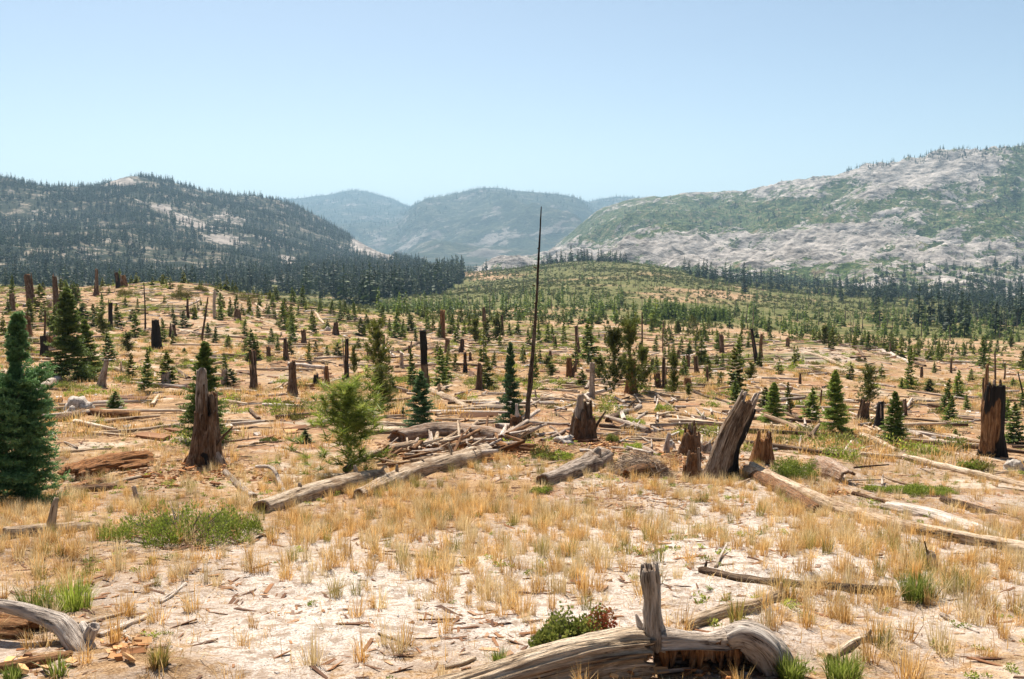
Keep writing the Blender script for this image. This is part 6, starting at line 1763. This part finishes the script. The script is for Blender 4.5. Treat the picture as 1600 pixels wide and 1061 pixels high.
def chipd(q):
    a, b_ = project(q)
    return np.clip((.22 + blobs(a, b_, CHIP_ZONES)) * (.3 + 1.0 * sstep(fbm(q[:, 0] * .8, q[:, 1] * .8, 3, 85), -.3, .4)), 0, 1)
p = meadow(70000, 4.0, 34, chipd)
p[:, 2] += .006
vs = [chip('k', 560 + q, 'chip', long=[2.2, 4, 3, 6, 9][q]) for q in range(5)]
scatter('bark_chips', p, rng.uniform(0, 6.28, len(p)), np.abs(rng.normal(size=len(p))) * .014 + .006, rng.integers(0, 5, len(p)), vs, 'brown bark chips and splinters lying on the sand', 'chips', tilt=rng.normal(size=len(p)) * .25)
def rotd(q):
    a, b_ = project(q)
    return np.clip(blobs(a, b_, [(190, 1012, 32, 22, 1.0), (1090, 1058, 110, 10, 1.2), (330, 740, 60, 12, .8), (235, 748, 50, 14, .5), (700, 706, 90, 12, 1.0), (770, 706, 40, 12, 1.0), (1065, 722, 24, 9, 1.2), (945, 700, 22, 12, 1.2), (830, 702, 40, 8, .9), (1280, 772, 34, 8, .8), (60, 1045, 70, 12, .8)]), 0, 1)
p = meadow(60000, 4.0, 27, rotd)
p[:, 2] += rng.random(len(p)) * .05
vs = [chip('k', 570 + q, 'rotchip', .5, [1.5, 2.2, 3][q]) for q in range(3)]
scatter('orange_rot_chips', p, rng.uniform(0, 6.28, len(p)), np.abs(rng.normal(size=len(p))) * .022 + .012, rng.integers(0, 3, len(p)), vs, 'crumbled orange rotten wood scattered by logs and stumps', 'chips', tilt=rng.normal(size=len(p)) * .5)
p = meadow(17000, 24, 150, lambda q: np.clip(.15 + 1.0 * fbm(q[:, 0] / 6, q[:, 1] / 6, 3, 88), 0, 1))
p[:, 2] += .03
vs = [chip('k', 590 + q, ['rotchip', 'chip', 'chip', 'pebble'][q], .4, [1.8, 3, 5, 2][q]) for q in range(4)]
scatter('splintered_debris', p, rng.uniform(0, 6.28, len(p)), np.abs(rng.normal(size=len(p))) * .10 + .05, rng.integers(0, 4, len(p)), vs, 'reddish and pale splinters littering the slope among the trunks', 'debris', tilt=rng.normal(size=len(p)) * .4)
pp = []
for t in THINGS:
    if t['cat'] == 'stump':
        l_ = t['o'].location
        a_, r_ = rng.uniform(0, 6.28, 26), np.abs(rng.normal(size=26))
        rr_s = .14 * F / 1500 + 0.012 * l_[1]
        pp.append(np.stack([l_[0] + np.cos(a_) * r_ * rr_s * 1.3, l_[1] + np.sin(a_) * r_ * rr_s * 1.3, 0 * a_], -1))
pp = np.concatenate(pp)
pp[:, 2] = gh(pp[:, 0], pp[:, 1]) + .02
vs = [chip('k', 595 + q, ['rotchip', 'chip', 'chip'][q], .4, [1.8, 3, 5][q]) for q in range(3)]
scatter('stump_debris', pp, rng.uniform(0, 6.28, len(pp)), (np.abs(rng.normal(size=len(pp))) * .02 + .012) * (.6 + pp[:, 1] / 30), rng.integers(0, 3, len(pp)), vs, 'bark and broken wood fallen around the feet of the stumps', 'debris', tilt=rng.normal(size=len(pp)) * .4)
p = meadow(42000, 4.0, 22, lambda q: np.clip(sand_amount(q[:, 0], q[:, 1]) - .15, 0, 1) * .7)
vs = [chip('k', 580 + q, 'pebble', .7, 1.3) for q in range(4)]
scatter('granite_gravel', p, rng.uniform(0, 6.28, len(p)), np.abs(rng.normal(size=len(p))) * .008 + .004, rng.integers(0, 4, len(p)), vs, 'pale granite gravel on the bare sand', 'gravel', tilt=rng.normal(size=len(p)) * .4)
# sun-bleached splinters among the trunks farther off
p = meadow(16000, 18, 140, lambda q: np.clip(.2 + .8 * fbm(q[:, 0] / 9, q[:, 1] / 9, 3, 86), .05, 1))
vs = [bpy.data.objects.new('k', kk[0]) for kk in kinds[:8]]
p[:, 2] += .03
scatter('wood_litter', p, rng.uniform(0, 6.28, len(p)), rng.uniform(.25, 1.1, len(p)) * (.8 + p[:, 1] / 120), rng.integers(0, 8, len(p)), vs, 'small bleached sticks littering the slope', 'sticks', tilt=None)

p = meadow(5200, 28, 170, lambda q: np.clip(.22 + .9 * fbm(q[:, 0] / 12, q[:, 1] / 12, 3, 87), .05, 1))
vs = [bpy.data.objects.new('k', kk[0]) for kk in kinds]
p[:, 2] += .05
sc_ = rng.uniform(.8, 3.2, len(p))
scatter('strewn_timber', p, rng.normal(size=len(p)) * 1.0 + (rng.random(len(p)) < .4) * 1.5, np.stack([sc_, sc_ * rng.uniform(.7, 1.6, len(p)), sc_ * rng.uniform(.7, 1.6, len(p))], -1), rng.integers(0, 10, len(p)), vs, 'windfall of smaller trunks covering the slope too thick to count', 'timber', tilt=None)

# ------------------------------------------------------------------ names for everyone: count outwards from a landmark
ORD = ['first', 'second', 'third', 'fourth', 'fifth', 'sixth', 'seventh', 'eighth', 'ninth', 'tenth', 'eleventh', 'twelfth', 'thirteenth', 'fourteenth', 'fifteenth', 'sixteenth', 'seventeenth', 'eighteenth']
DIRS = ['towards the granite mountain', 'straight behind it', 'towards the forested mountain', 'straight before it']
XY = np.array([(t['px'], t['py']) for t in THINGS])
DS = np.array([t['desc'] for t in THINGS])
RANK = {}
for li, (lx, ly, ph) in enumerate(LM):
    dx, dy = XY[:, 0] - lx, (XY[:, 1] - ly) * 1.6
    dist = np.hypot(dx, dy)
    quad = np.where(np.abs(dx) >= np.abs(dy), np.where(dx >= 0, 0, 2), np.where(dy < 0, 1, 3))
    for ds in set(DS):
        for q in range(4):
            ids = np.nonzero((DS == ds) & (quad == q) & (dist > 4))[0]
            for r_, i in enumerate(ids[np.argsort(dist[ids])]):
                RANK.setdefault(i, []).append((r_, dist[i], ph, DIRS[q]))
ORD += ['nineteenth', 'twentieth', 'twenty-first', 'twenty-second', 'twenty-third', 'twenty-fourth', 'twenty-fifth', 'twenty-sixth', 'twenty-seventh', 'twenty-eighth', 'twenty-ninth', 'thirtieth', 'thirty-first', 'thirty-second', 'thirty-third', 'thirty-fourth']
GROUPS = {'tree': 'young conifers on the meadow', 'stump': 'broken stumps on the meadow', 'snag': 'thin bare snags on the meadow', 'log': 'fallen logs strewn over the meadow', 'shrub': 'shrubs on the meadow', 'boulder': 'pale boulders on the meadow'}
for i, t in enumerate(THINGS):
    if not t['label']:
        r_, _d, ph, dr = min(RANK[i], key=lambda a: (a[0] + a[1] / 120.0))
        if r_ < len(ORD):
            t['label'] = '%s %s from %s %s' % (ORD[r_], t['desc'], ph, dr)
        else:
            t['label'] = 'small %s well away from %s, %s' % (t['desc'], ph, dr)
    tag(t['o'], t['label'], t['cat'], t['group'] or GROUPS.get(t['cat']), None)
